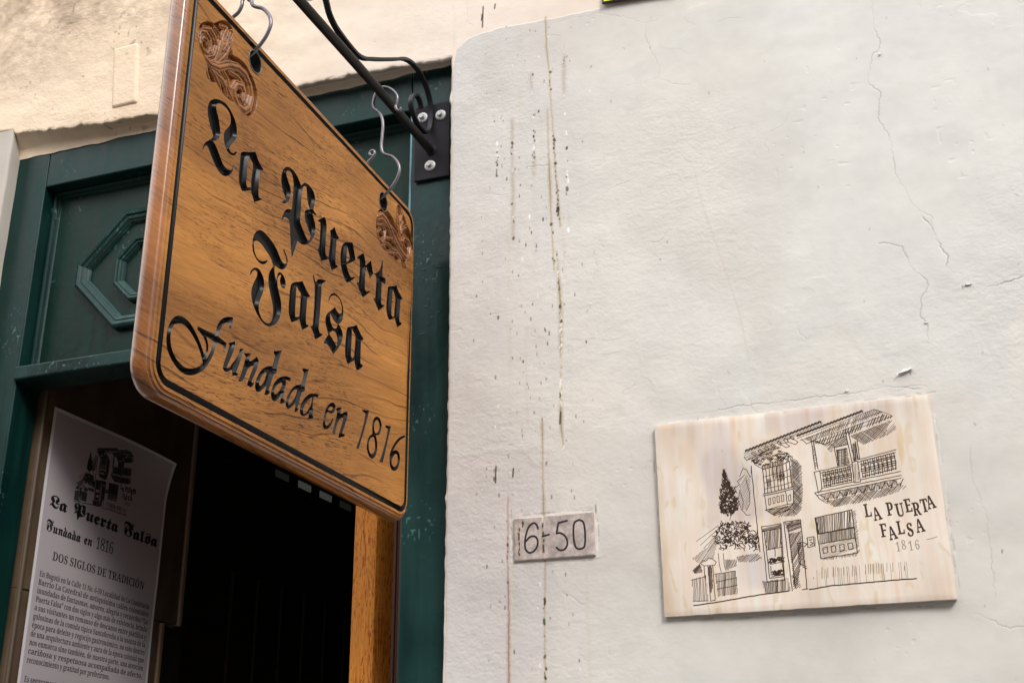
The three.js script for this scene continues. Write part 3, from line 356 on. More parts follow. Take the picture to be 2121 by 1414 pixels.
// ---------------------------------------------------------------- the hanging sign
const GL = {
  La_L: '140 938 142 957 155 980 174 997 196 1019 199 1031 187 1045 167 1066 154 1090 147 1114 148 1136 158 1159 181 1181 207 1196 240 1207 270 1209 298 1200 324 1186 345 1165 355 1137 356 1111 341 1085 316 1051 311 1036 323 1028 340 1031 353 1043 359 1051 366 1049 358 1034 341 1022 321 1015 303 1019 291 1024 277 1038 269 1055 266 1079 277 1100 297 1126 306 1146 304 1167 294 1183 272 1192 243 1192 220 1185 202 1172 200 1157 206 1142 221 1125 232 1103 241 1079 244 1056 236 1039 219 1021 201 1008 219 1003 238 988 255 973 271 957 290 947 314 947 331 952 341 962 347 981 352 986 355 982 348 953 333 933 312 916 290 906 268 904 238 914 212 932 190 951 173 967 160 967 150 958 145 940',
  La_a: '398 1070 427 1087 462 1103 494 1123 501 1119 527 1094 564 1080 562 1073 545 1067 542 1050 538 1010 542 953 550 944 571 949 569 943 523 911 515 908 484 943 427 910 421 910 399 931 393 949 392 978 392 1025 392 1058/453 1084 466 1072 485 1064 486 1028 481 985 484 957 459 943 450 950 448 978 448 1030 450 1075',
  P: '751 1192 774 1199 799 1200 831 1194 859 1177 874 1164 887 1180 905 1194 927 1201 960 1200 988 1191 1002 1170 1001 1144 990 1107 1001 1100 1023 1097 1019 1090 1002 1088 985 1084 1002 1064 1017 1043 1021 1021 1015 993 993 959 970 932 937 911 910 901 891 900 872 900 839 812 831 808 815 871 805 916 798 949 788 959 766 960 746 951 742 937 735 932 733 941 742 965 757 991 779 1006 807 1016 809 1039 811 1094 809 1145 796 1173 780 1181 758 1177 744 1166 745 1151 761 1133 781 1117 791 1098 791 1071 781 1045 759 1021 739 1012 729 1011 729 1019 743 1027 754 1038 748 1049 733 1058 716 1076 707 1099 706 1129 715 1157 731 1178/901 1177 889 1162 884 1135 882 1089 883 1037 882 996 894 985 922 964 946 948 960 941 974 954 979 973 964 990 942 1008 925 1023 916 1043 918 1062 931 1077 959 1091 948 1104 933 1124 927 1146 923 1168 916 1181',
  u: '1036 1076 1066 1100 1096 1121 1108 1114 1118 1097 1119 1064 1117 1027 1117 985 1122 951 1131 946 1149 948 1154 974 1158 1015 1160 1059 1151 1082 1164 1088 1192 1117 1202 1106 1222 1090 1239 1085 1238 1078 1218 1067 1217 1030 1215 986 1215 956 1223 943 1239 946 1245 943 1192 902 1183 901 1163 924 1153 939 1089 903 1081 906 1055 930 1043 939 1056 946 1061 959 1063 1014 1063 1062 1056 1075 1040 1072',
  e: '1314 1097 1345 1110 1375 1123 1383 1111 1398 1081 1413 1052 1408 1045 1366 1016 1324 989 1335 971 1356 953 1375 945 1397 956 1414 966 1414 959 1374 926 1341 904 1326 903 1299 922 1279 944 1267 972 1261 1001 1264 1033 1274 1062 1288 1079/1325 1080 1340 1060 1357 1034 1347 1018 1323 1000 1321 1034',
  r: '1428 1071 1457 1096 1491 1121 1503 1110 1517 1089 1520 1069 1575 1119 1579 1110 1598 1073 1604 1062 1588 1044 1569 1022 1560 1035 1539 1056 1527 1063 1519 1029 1519 975 1522 947 1539 940 1578 963 1583 960 1525 914 1505 897 1492 901 1456 925 1435 940 1434 946 1454 953 1459 980 1462 1029 1457 1062 1450 1070 1431 1066',
  t: '1699 1176 1705 1172 1706 1119 1706 1091 1742 1096 1744 1070 1734 1064 1701 1058 1702 1009 1701 963 1706 945 1720 945 1739 955 1741 950 1702 917 1680 898 1670 900 1646 919 1619 937 1621 944 1634 946 1638 983 1641 1033 1637 1059 1621 1072 1649 1087 1671 1109 1686 1135',
  a2: '1775 1067 1818 1086 1873 1112 1884 1100 1913 1083 1946 1074 1943 1067 1924 1056 1921 1011 1916 955 1921 935 1951 939 1944 930 1907 902 1894 897 1875 914 1860 933 1810 901 1790 899 1769 919 1760 947 1764 988 1768 1027 1771 1056/1830 1073 1844 1061 1861 1046 1862 1012 1855 969 1855 938 1836 929 1823 935 1821 965 1826 1023',
  F: '573 812 596 817 638 813 681 803 714 787 734 769 755 755 774 751 789 758 794 772 785 788 761 807 760 810 767 813 790 797 803 781 803 762 791 740 771 723 750 716 726 713 704 712 704 692 710 672 721 657 727 675 731 690 743 701 764 705 787 694 800 676 798 655 787 645 772 643 755 654 750 669 758 689 753 693 742 685 733 668 733 642 747 618 765 595 777 567 778 531 767 504 747 476 714 452 683 439 651 438 609 452 578 472 555 497 544 524 547 554 563 586 578 612 577 628 565 632 549 625 539 612 534 599 526 599 528 612 543 630 564 644 586 648 607 641 627 626 636 604 636 578 623 547 609 519 605 495 612 472 632 455 659 447 685 451 706 467 716 491 716 520 708 546 689 574 673 600 662 628 663 661 678 686 694 706 688 712 673 728 647 740 616 750 586 759 563 758 546 752 537 740 538 721 551 697 572 684 601 685 623 696 642 709 648 708 638 694 617 678 589 672 562 679 540 692 527 713 525 741 530 766 546 792',
  a3: '849 696 875 712 909 727 934 742 941 737 963 721 988 707 1007 703 1003 696 983 686 982 660 981 617 982 580 988 565 1010 568 1008 563 961 529 952 530 936 549 928 565 869 527 860 529 843 547 835 569 834 605 836 656 839 681/888 697 905 687 925 681 927 656 927 610 926 577 895 561 890 568 888 608 887 666',
  l: '1023 809 1028 809 1041 789 1051 784 1057 796 1074 810 1111 823 1137 828 1137 824 1117 810 1103 798 1103 766 1102 693 1099 633 1096 596 1100 576 1111 571 1135 576 1133 569 1078 530 1069 529 1051 551 1024 570 1043 580 1045 624 1047 672 1044 730 1040 769 1027 788 1021 804',
  s: '1213 802 1243 808 1273 803 1299 790 1314 766 1316 730 1310 705 1277 675 1299 667 1318 651 1321 632 1314 605 1290 570 1257 537 1239 519 1226 527 1199 540 1175 545 1156 540 1147 539 1162 564 1185 591 1178 602 1165 617 1153 635 1151 658 1161 679 1188 704 1218 726 1234 743 1244 735 1263 728 1284 727 1298 738 1302 755 1295 776 1277 793 1250 798 1220 793 1195 779 1185 764 1177 747 1170 747 1176 767 1191 787/1195 695 1210 684 1235 673 1268 671 1258 649 1241 641 1221 641 1203 655 1194 674/1194 599 1206 613 1228 627 1248 628 1268 615 1274 594 1269 569 1257 573 1229 586',
  a4: '1369 699 1411 716 1454 740 1464 730 1501 711 1528 699 1522 690 1503 681 1504 642 1505 591 1508 571 1533 569 1530 561 1485 528 1469 526 1452 545 1444 563 1382 524 1370 529 1352 552 1348 580 1350 628 1355 680/1406 704 1423 693 1445 683 1446 645 1441 598 1439 578 1422 566 1409 572 1407 610 1410 671',
  fF: '91 255 112 261 137 262 166 257 187 246 213 230 239 208 259 186 269 174 276 183 279 198 275 216 262 231 240 242 213 249 214 262 240 265 280 267 328 273 330 292 337 315 351 337 373 357 403 372 434 382 434 368 432 349 425 331 414 331 410 343 401 347 386 342 370 325 356 304 349 273 375 270 404 267 404 251 400 229 387 227 385 250 368 250 342 247 337 226 327 197 314 171 298 146 279 121 252 99 217 78 187 67 156 63 124 67 95 79 68 96 49 117 40 143 39 169 45 199 58 227 74 244/101 230 122 236 145 234 168 227 192 215 217 199 236 182 252 163 266 140 249 123 219 105 189 93 161 88 139 91 110 99 86 115 71 134 63 155 61 181 66 202 78 218/272 243 295 244 319 242 315 221 306 195 295 176 283 161 290 180 293 199 290 217 282 232',
  fu: '417 271 438 283 461 295 464 283 458 260 441 222 423 186 418 175 434 179 443 191 456 208 479 234 493 256 498 279 523 287 521 279 509 238 494 202 485 179 499 179 497 171 457 157 459 168 453 179 435 167 417 158 402 158 393 166 399 189 413 227 424 258 426 266 417 268',
  fn: '528 272 552 279 577 289 569 267 568 255 579 257 596 269 621 290 629 284 638 276 628 243 611 208 595 182 598 178 615 181 609 168 592 155 576 156 564 156 573 179 589 216 603 246 589 242 563 222 555 204 542 177 532 158 503 151 515 175 527 210 539 249 542 263 531 267',
  fd: '741 357 767 366 803 382 799 372 786 335 772 292 777 286 769 271 753 265 748 248 734 213 722 186 734 184 731 172 693 157 700 175 704 198 689 187 667 164 647 153 630 154 621 169 624 192 638 221 659 249 689 272 717 285 740 292 747 314 755 342 743 346/693 252 673 237 657 213 649 193 653 184 664 186 680 203 693 227 699 249',
  fa: '847 287 864 290 890 292 889 285 884 276 866 275 850 271 851 254 851 240 835 220 847 221 844 206 839 188 851 186 850 173 814 161 819 178 815 192 800 176 777 157 757 155 745 164 742 178 745 197 758 225 780 251 812 273/804 244 783 227 768 208 763 191 770 186 784 190 800 205 815 225 824 245 819 250',
  fd2: '977 364 1001 371 1033 379 1028 369 1017 334 1005 291 1010 283 1003 271 985 265 977 245 966 215 954 185 965 186 963 175 933 161 937 179 937 202 921 186 898 166 877 157 863 164 858 177 864 200 883 230 908 259 939 280 976 293 984 317 992 351 980 354/931 259 910 243 891 218 882 194 881 181 889 178 909 195 928 220 943 248 944 260',
  fa2: '1073 286 1096 292 1129 297 1126 287 1123 282 1101 280 1084 273 1084 262 1082 242 1082 224 1090 223 1085 209 1083 193 1093 191 1092 182 1049 166 1053 180 1050 191 1034 180 1013 167 991 163 980 171 975 183 982 208 1001 237 1029 263 1050 277/1072 268 1049 254 1025 231 1005 204 1001 186 1008 178 1023 182 1040 199 1060 223 1070 245 1073 262',
  fe: '1256 305 1272 306 1282 300 1286 289 1283 277 1273 264 1255 253 1236 248 1218 249 1205 238 1203 219 1198 199 1200 187 1211 186 1223 191 1240 207 1255 222 1261 235 1268 235 1269 223 1256 203 1239 184 1216 170 1194 165 1181 170 1177 182 1181 206 1187 235 1200 262 1223 286/1247 283 1230 274 1219 260 1229 258 1244 262 1257 272 1260 282',
  fn2: '1291 287 1308 297 1342 307 1335 291 1332 279 1343 278 1362 290 1384 301 1398 302 1403 291 1397 269 1380 239 1366 211 1356 193 1371 195 1383 196 1383 187 1322 163 1327 177 1340 207 1356 246 1364 267 1345 261 1326 246 1309 226 1301 205 1294 181 1289 169 1265 169 1274 191 1287 222 1299 257 1301 276 1294 283',
  n1: '1541 359 1573 366 1616 375 1607 352 1580 287 1548 220 1524 169 1498 167 1523 206 1554 273 1578 338 1577 353 1550 351',
  n8: '1698 374 1726 377 1747 364 1756 344 1748 317 1730 291 1694 281 1707 265 1716 238 1714 208 1697 179 1666 160 1639 159 1616 174 1603 197 1606 227 1625 257 1659 279 1654 297 1652 321 1662 346 1677 363/1697 357 1679 341 1672 319 1677 298 1688 289 1705 293 1723 309 1733 332 1726 350 1711 358/1660 264 1637 250 1625 227 1624 203 1634 186 1653 179 1672 187 1689 209 1691 236 1683 256 1674 266',
  n1b: '1793 359 1824 365 1859 373 1851 357 1824 288 1800 222 1778 172 1742 167 1767 208 1797 270 1821 333 1820 350 1797 348',
  n6: '2018 374 2027 366 1992 351 1957 328 1918 294 1887 258 1919 273 1949 274 1967 262 1972 237 1959 203 1937 177 1903 164 1873 164 1855 184 1850 215 1856 242 1883 282 1927 325 1974 356/1920 255 1892 234 1876 212 1877 192 1892 184 1916 187 1938 205 1946 230 1938 251',
};
const ORN = {
  near: ['41 1406 47 1430 73 1460 106 1483 141 1498 155 1516 193 1551 230 1565 256 1558 272 1544 271 1512 267 1478 280 1444 324 1458 375 1462 406 1446 444 1427 472 1398 483 1362 477 1312 459 1270 428 1245 389 1236 354 1243 325 1246 299 1238 260 1238 229 1233 211 1242 188 1258 164 1240 139 1234 119 1245 110 1273 109 1296 85 1317 58 1340 41 1369',
    '60 1381 61 1342 100 1320 142 1314 198 1335 266 1389 329 1419 386 1420 425 1391 443 1348 432 1296 397 1261 352 1256 321 1275 312 1304 329 1339 367 1355 387 1335 388 1305 371 1284 355 1295/60 1381 65 1414 98 1431 132 1419 140 1383 122 1348 85 1348 71 1372 88 1400 111 1402 119 1380/87 1440 125 1463 159 1451 180 1420 166 1367 123 1335/154 1486 187 1480 201 1458 192 1408 173 1354 141 1326/192 1522 233 1540 217 1500 208 1446 195 1392 170 1339/259 1536 250 1498 243 1469 222 1427/261 1466 249 1431 222 1392 181 1339/119 1299 128 1271 147 1249/161 1298 189 1286 218 1267 233 1242/195 1320 229 1307 259 1285 274 1260/235 1342 270 1326 285 1294 306 1263/176 1301 251 1301 318 1256/280 1367 335 1380 382 1371 404 1332 393 1287'],
  far: ['1621 1399 1650 1432 1699 1464 1744 1471 1797 1460 1832 1442 1833 1471 1841 1512 1845 1551 1864 1569 1906 1566 1935 1542 1964 1515 1979 1500 2015 1485 2053 1452 2069 1415 2044 1356 2011 1320 1991 1305 1978 1284 1987 1253 1960 1236 1925 1248 1910 1272 1879 1237 1853 1227 1825 1247 1780 1230 1741 1242 1696 1237 1651 1249 1624 1278 1613 1332',
    '1628 1381 1676 1419 1735 1417 1782 1394 1824 1365 1886 1338 1941 1323 1990 1317 2030 1353 2034 1399 2005 1423 1956 1414 1931 1386 1953 1362 1988 1359/1636 1367 1697 1405 1749 1397 1790 1367/1656 1349 1699 1373 1739 1358 1735 1317 1706 1277 1661 1277 1647 1306 1682 1338 1709 1329/1858 1558 1875 1513 1891 1473 1907 1428 1917 1389/1892 1562 1928 1535 1910 1489/1848 1500 1845 1455 1879 1440/1944 1502 1919 1465 1914 1437/1980 1488 1933 1453 1921 1425 1949 1426/1801 1409 1855 1404 1897 1374 1939 1356/1773 1329 1818 1350 1865 1344 1914 1326 1956 1308/1750 1294 1795 1303 1815 1291 1868 1305 1922 1299 1930 1284/1733 1262 1766 1247 1823 1270 1852 1246/1830 1273 1882 1296 1929 1293 1959 1254/1663 1260 1695 1251 1732 1274'],
};
const rings = (s) => s.split('/').map((r) => soften(pairs(r, 0.0005)));
const sign = thing('hanging_sign', 'orange brown wooden sign board with carved black blackletter words and corner scrollwork', 'sign', [-1.2128, 2.2525, 0.6]);
sign.rotation.y = Math.PI / 2 + 0.0153;
{
  const UC = 0.513, VB = 0.033, RX0 = 0.004, RX1 = 1.022, RY0 = 0, RY1 = 0.787, RR = 0.032;
  const place = (g) => g.translate(-UC, VB, 0);
  // rounded rectangle offset outwards by o from the groove line
  const outline = (o, n = 10) => { const r = RR + o, out = []; [[RX1 - RR, RY0 + RR, -1], [RX1 - RR, RY1 - RR, 0], [RX0 + RR, RY1 - RR, 1], [RX0 + RR, RY0 + RR, 2]].forEach(([cx, cy, q]) => { for (let k = 0; k <= n; k++) { const a = (q + k / n) * Math.PI / 2; out.push([cx + r * Math.cos(a), cy + r * Math.sin(a)]); } }); return out; };
  const band = (profile, scaleUv = 1) => { const R = profile.map(([o, z]) => outline(o).map((p) => [...p, z])), n = R[0].length; return fromGrid(n + 1, R.length, (i, k) => { const q = R[k][i % n]; return [...q, (q[0] + q[2]) * scaleUv, (q[1] + q[2] * 0.7) * scaleUv]; }, true); };
  const V2 = (r) => r.map((p) => new THREE.Vector2(...p));
  const letters = Object.entries(GL).map(([k, s]) => rings(s)), holes = [[0.2205, 0.757, 0.0235], [0.8425, 0.7445, 0.0235]];
  const circle = ([x, y, r], n = 36) => Array.from({ length: n }, (_, i) => [x + r * Math.cos((i / n) * 6.2832), y + r * 1.0 * Math.sin((i / n) * 6.2832)]);
  const ornaments = Object.values(ORN).map(([o, s]) => [soften(pairs(o, 0.0005), 2), s.split('/').map((q) => pairs(q, 0.0005))]);
  const face = new THREE.Shape(V2(outline(-0.0065)));
  for (const l of letters) face.holes.push(new THREE.Path(V2(l[0])));
  for (const h of holes) face.holes.push(new THREE.Path(V2(circle(h))));
  for (const [o] of ornaments) face.holes.push(new THREE.Path(V2(o)));
  const shapes = [face, ...letters.flatMap((l) => l.slice(1).map((r) => new THREE.Shape(V2(r))))];
  part(sign, 'face_board', place(new THREE.ShapeGeometry(shapes, 1)), signWood);
  part(sign, 'border_rim', place(toCreasedNormals(band([[0.0065, 0], [0.0125, 0], [0.0132, -0.0028], [0.0155, -0.0042]]), 0.5)), signWood);
  part(sign, 'moulded_edge', place(toCreasedNormals(band([[0.0155, -0.0042], [0.0170, -0.0026], [0.0192, -0.0030], [0.0204, -0.0075], [0.0216, -0.0080], [0.0235, -0.0072], [0.0262, -0.0105], [0.0277, -0.0145], [0.0285, -0.019], [0.0285, -0.025], [0.027, -0.032], [0.0235, -0.0385], [0.019, -0.0415], [0.014, -0.042]]), 0.55)), edgeWood);
  const back = new THREE.Shape(V2(outline(0.014))); for (const h of holes) back.holes.push(new THREE.Path(V2(circle(h))));
  part(sign, 'back_board', place(new THREE.ShapeGeometry(back, 1).translate(0, 0, -0.042)), edgeWood);
  part(sign, 'border_groove', place(toCreasedNormals(band([[-0.0067, 0.0002], [-0.004, -0.005], [0, -0.0068], [0.004, -0.005], [0.0067, 0.0002]]), 0.9)), blackPaint);
  for (const l of letters) { const b = boundsOf(l); part(sign, 'carved_letter', place(carve((x, y) => sdf(l, x, y) + 0.0004, [b[0] - 0.002, b[1] - 0.002, b[2] + 0.002, b[3] + 0.002], 0.0011, (d) => -0.0002 - Math.min(1.25 * d, 0.0075))), blackPaint); }
  for (const h of holes) {
    part(sign, 'hook_hole', place(new THREE.CylinderGeometry(h[2], h[2], 0.042, 36, 1, true).rotateX(Math.PI / 2).translate(h[0], h[1], -0.021)), std({ color: new THREE.Color(0.012, 0.011, 0.011), roughness: 0.4, side: THREE.DoubleSide }));
    part(sign, 'hole_ring', place(new THREE.TorusGeometry(h[2] + 0.0008, 0.0016, 8, 36).translate(h[0], h[1], 0)), std({ color: new THREE.Color(0.1, 0.075, 0.055), roughness: 0.3 }));
  }
  for (const [o, strokes] of ornaments) {
    const b = boundsOf([o]), orn = part(sign, 'carved_ornament', place(carve((x, y) => sdf([o], x, y), [b[0] - 0.002, b[1] - 0.002, b[2] + 0.002, b[3] + 0.002], 0.0008, (d, x, y) => {
      let h = 0;
      for (const s of strokes) {
        let best = 1e9, at = 0;
        for (let i = 0; i + 1 < s.length; i++) { const q = segDist(x, y, s[i], s[i + 1]); if (q < best) { best = q; at = (i + 0.5) / (s.length - 1); } }
        const w = (s === strokes[0] ? 0.0125 : 0.0092) * (0.6 + 0.4 * Math.sin(Math.PI * clamp(at * 1.05))) , r = best / w;
        if (r < 1) h = Math.max(h, (s === strokes[0] ? 0.0135 : 0.0105) * Math.pow(1 - r * r, 0.35) - 0.0035 * Math.exp(-Math.pow((r - 0.42) / 0.13, 2)));
      }
      return -0.012 * step(0, 0.004, d) + h * step(0, 0.003, d);
    })), carvedWood);
  }
}

// ---------------------------------------------------------------- iron bracket and hooks
const iron = std({ color: new THREE.Color(0.014, 0.014, 0.015), roughness: 0.42, metalness: 0.2, specularIntensity: 0.6 });
const ironBrown = std({ color: new THREE.Color(0.014, 0.012, 0.011), roughness: 0.5, metalness: 0.1, specularIntensity: 0.5 });
const steel = std({ color: new THREE.Color(0.16, 0.145, 0.155), roughness: 0.32, metalness: 0.75 });
const zinc = std({ color: new THREE.Color(0.48, 0.48, 0.46), roughness: 0.5, metalness: 0.35 });
const BX = -1.229;
const bracket = thing('sign_bracket', 'black iron wall bracket with a round bar, scroll strip and bolted plate', 'bracket', [BX, 3.23, -0.045]);
{
  const loc = (g) => g.translate(-BX, -3.23, 0.045);
  { const g = new RoundedBoxGeometry(0.108, 0.242, 0.008, 2, 0.0035), p = g.attributes.position; g.translate(-1.2265, 3.378, -0.0425); part(bracket, 'wall_plate', loc(metric(g)), std({ color: new THREE.Color(0.014, 0.012, 0.016), roughness: 0.55, metalness: 0.1, specularIntensity: 0.4 })); }
  for (const [x, y] of [[-1.257, 3.4595], [-1.201, 3.456], [-1.231, 3.299]]) {
    const b = part(bracket, 'bolt', loc(new THREE.CylinderGeometry(0.0075, 0.0085, 0.013, 6).rotateX(Math.PI / 2).translate(x, y, -0.031)), zinc);
    part(b, 'washer', loc(new THREE.LatheGeometry([[0, 0.004], [0.011, 0.004], [0.0155, 0.003], [0.0165, 0]].map((q) => new THREE.Vector2(...q)), 24).rotateX(Math.PI / 2).translate(x, y, -0.0384)), zinc);
  }
  const bar = new THREE.CatmullRomCurve3([[BX, 3.347, -0.041], [BX, 3.342, 0.33], [BX, 3.331, 0.72], [BX, 3.320, 1.22]].map((p) => new THREE.Vector3(...p)));
  part(bracket, 'bar', loc(merge([new THREE.TubeGeometry(bar, 40, 0.0122, 20), new THREE.SphereGeometry(0.0122, 16, 12).translate(BX, 3.32, 1.22), new THREE.TorusGeometry(0.0125, 0.003, 8, 24).translate(BX, 3.347, -0.037)])), ironBrown);
  // flat strips bent in the plane of the bracket: points are [z, y]
  const strip = (pts, w, t) => {
    const c = new THREE.CatmullRomCurve3(pts.map(([z, y]) => new THREE.Vector3(z, y, 0)), false, 'centripetal'), n = 150, A = [], B = [];
    for (let i = 0; i <= n; i++) { const p = c.getPointAt(i / n), d = c.getTangentAt(i / n), k = t / 2 * (i > n * 0.93 ? mix(1, 0.6, (i / n - 0.93) / 0.07) : 1); A.push(new THREE.Vector2(p.x - d.y * k, p.y + d.x * k)); B.push(new THREE.Vector2(p.x + d.y * k, p.y - d.x * k)); }
    const g = new THREE.ExtrudeGeometry(new THREE.Shape([...A, ...B.reverse()]), { depth: w - 0.002, bevelEnabled: true, bevelSize: 0.0008, bevelThickness: 0.001, bevelSegments: 2 });
    g.translate(0, 0, -w / 2 + 0.001).rotateY(-Math.PI / 2).translate(BX, 0, 0); return toCreasedNormals(g, 0.7);
  };
  part(bracket, 'scroll_strip', loc(strip(pairs('720 3500 640 3462 589 3415 571 3391 542 3375 499 3369 455 3367 420 3369 385 3381 345 3405 304 3430 211 3490 153 3528 106 3546 63 3550 26 3542 -4 3525 -24 3502 -33 3473 -34 3439 -22 3403 4 3382 40 3377 72 3386 97 3405 102 3427 84 3455 60 3465 40 3455 33 3440', 0.001), 0.014, 0.007)), iron);
  part(bracket, 'scroll_strip', loc(strip(pairs('720 3500 700 3540 640 3560 560 3540 530 3500 536 3470 560 3456 584 3462 592 3482 580 3495', 0.001), 0.014, 0.007)), iron);
  part(bracket, 'scroll_strip', loc(strip(pairs('960 3500 900 3440 800 3390 730 3368 690 3362 655 3372 640 3392 650 3412 672 3412', 0.001), 0.014, 0.007)), iron);
}
function hook(label, tail = '-1275 3128 -1264 3152 -1254 3161 -1247 3171 -1248 3180 -1254 3183 -1260 3178 -1259 3171 -1254 3169') {
  const h = thing('hanging_hook', label, 'hook', [-1.2, 3.03, 0.2715], 'hooks that hold the sign');
  const z = (i, n, a) => a * Math.sin((i / n) * 6);
  const pts = pairs('-1177 3290 -1180 3284 -1186 3287 -1191 3299 -1188 3313 -1187 3326 -1196 3343 -1213 3359 -1230 3365 -1245 3357 -1253 3338 -1255 3318 -1250 3304 -1236 3289 -1228 3271 -1225 3251 -1226 3221 -1227 3186 -1221 3168 -1196 3153 -1179 3130 -1175 3110 -1182 3087 -1196 3066 -1216 3047 -1236 3038 -1256 3048 -1268 3072 -1276 3100 ' + tail, 0.001);
  const c = new THREE.CatmullRomCurve3(pts.map(([x, y], i) => new THREE.Vector3(x + 1.2, y - 3.03, z(i, pts.length, 0.0012))), false, 'centripetal');
  part(h, 'wire', merge([new THREE.TubeGeometry(c, 260, 0.0041, 12), new THREE.SphereGeometry(0.0041, 12, 8).translate(c.getPoint(0).x, c.getPoint(0).y, c.getPoint(0).z), new THREE.SphereGeometry(0.0041, 12, 8).translate(c.getPoint(1).x, c.getPoint(1).y, c.getPoint(1).z)]), steel);
  return h;
}
const hook1 = hook('bent steel S hook holding the end of the sign nearest the wall');
const hook2 = hook('bent steel S hook holding the outer end of the sign, away from the wall', '-1277 3128 -1271 3150 -1257 3161 -1250 3176 -1249 3190 -1242 3198 -1231 3195 -1225 3188 -1230 3183 -1234 3187');
hook2.position.set(-1.201, 3.044, 0.896);

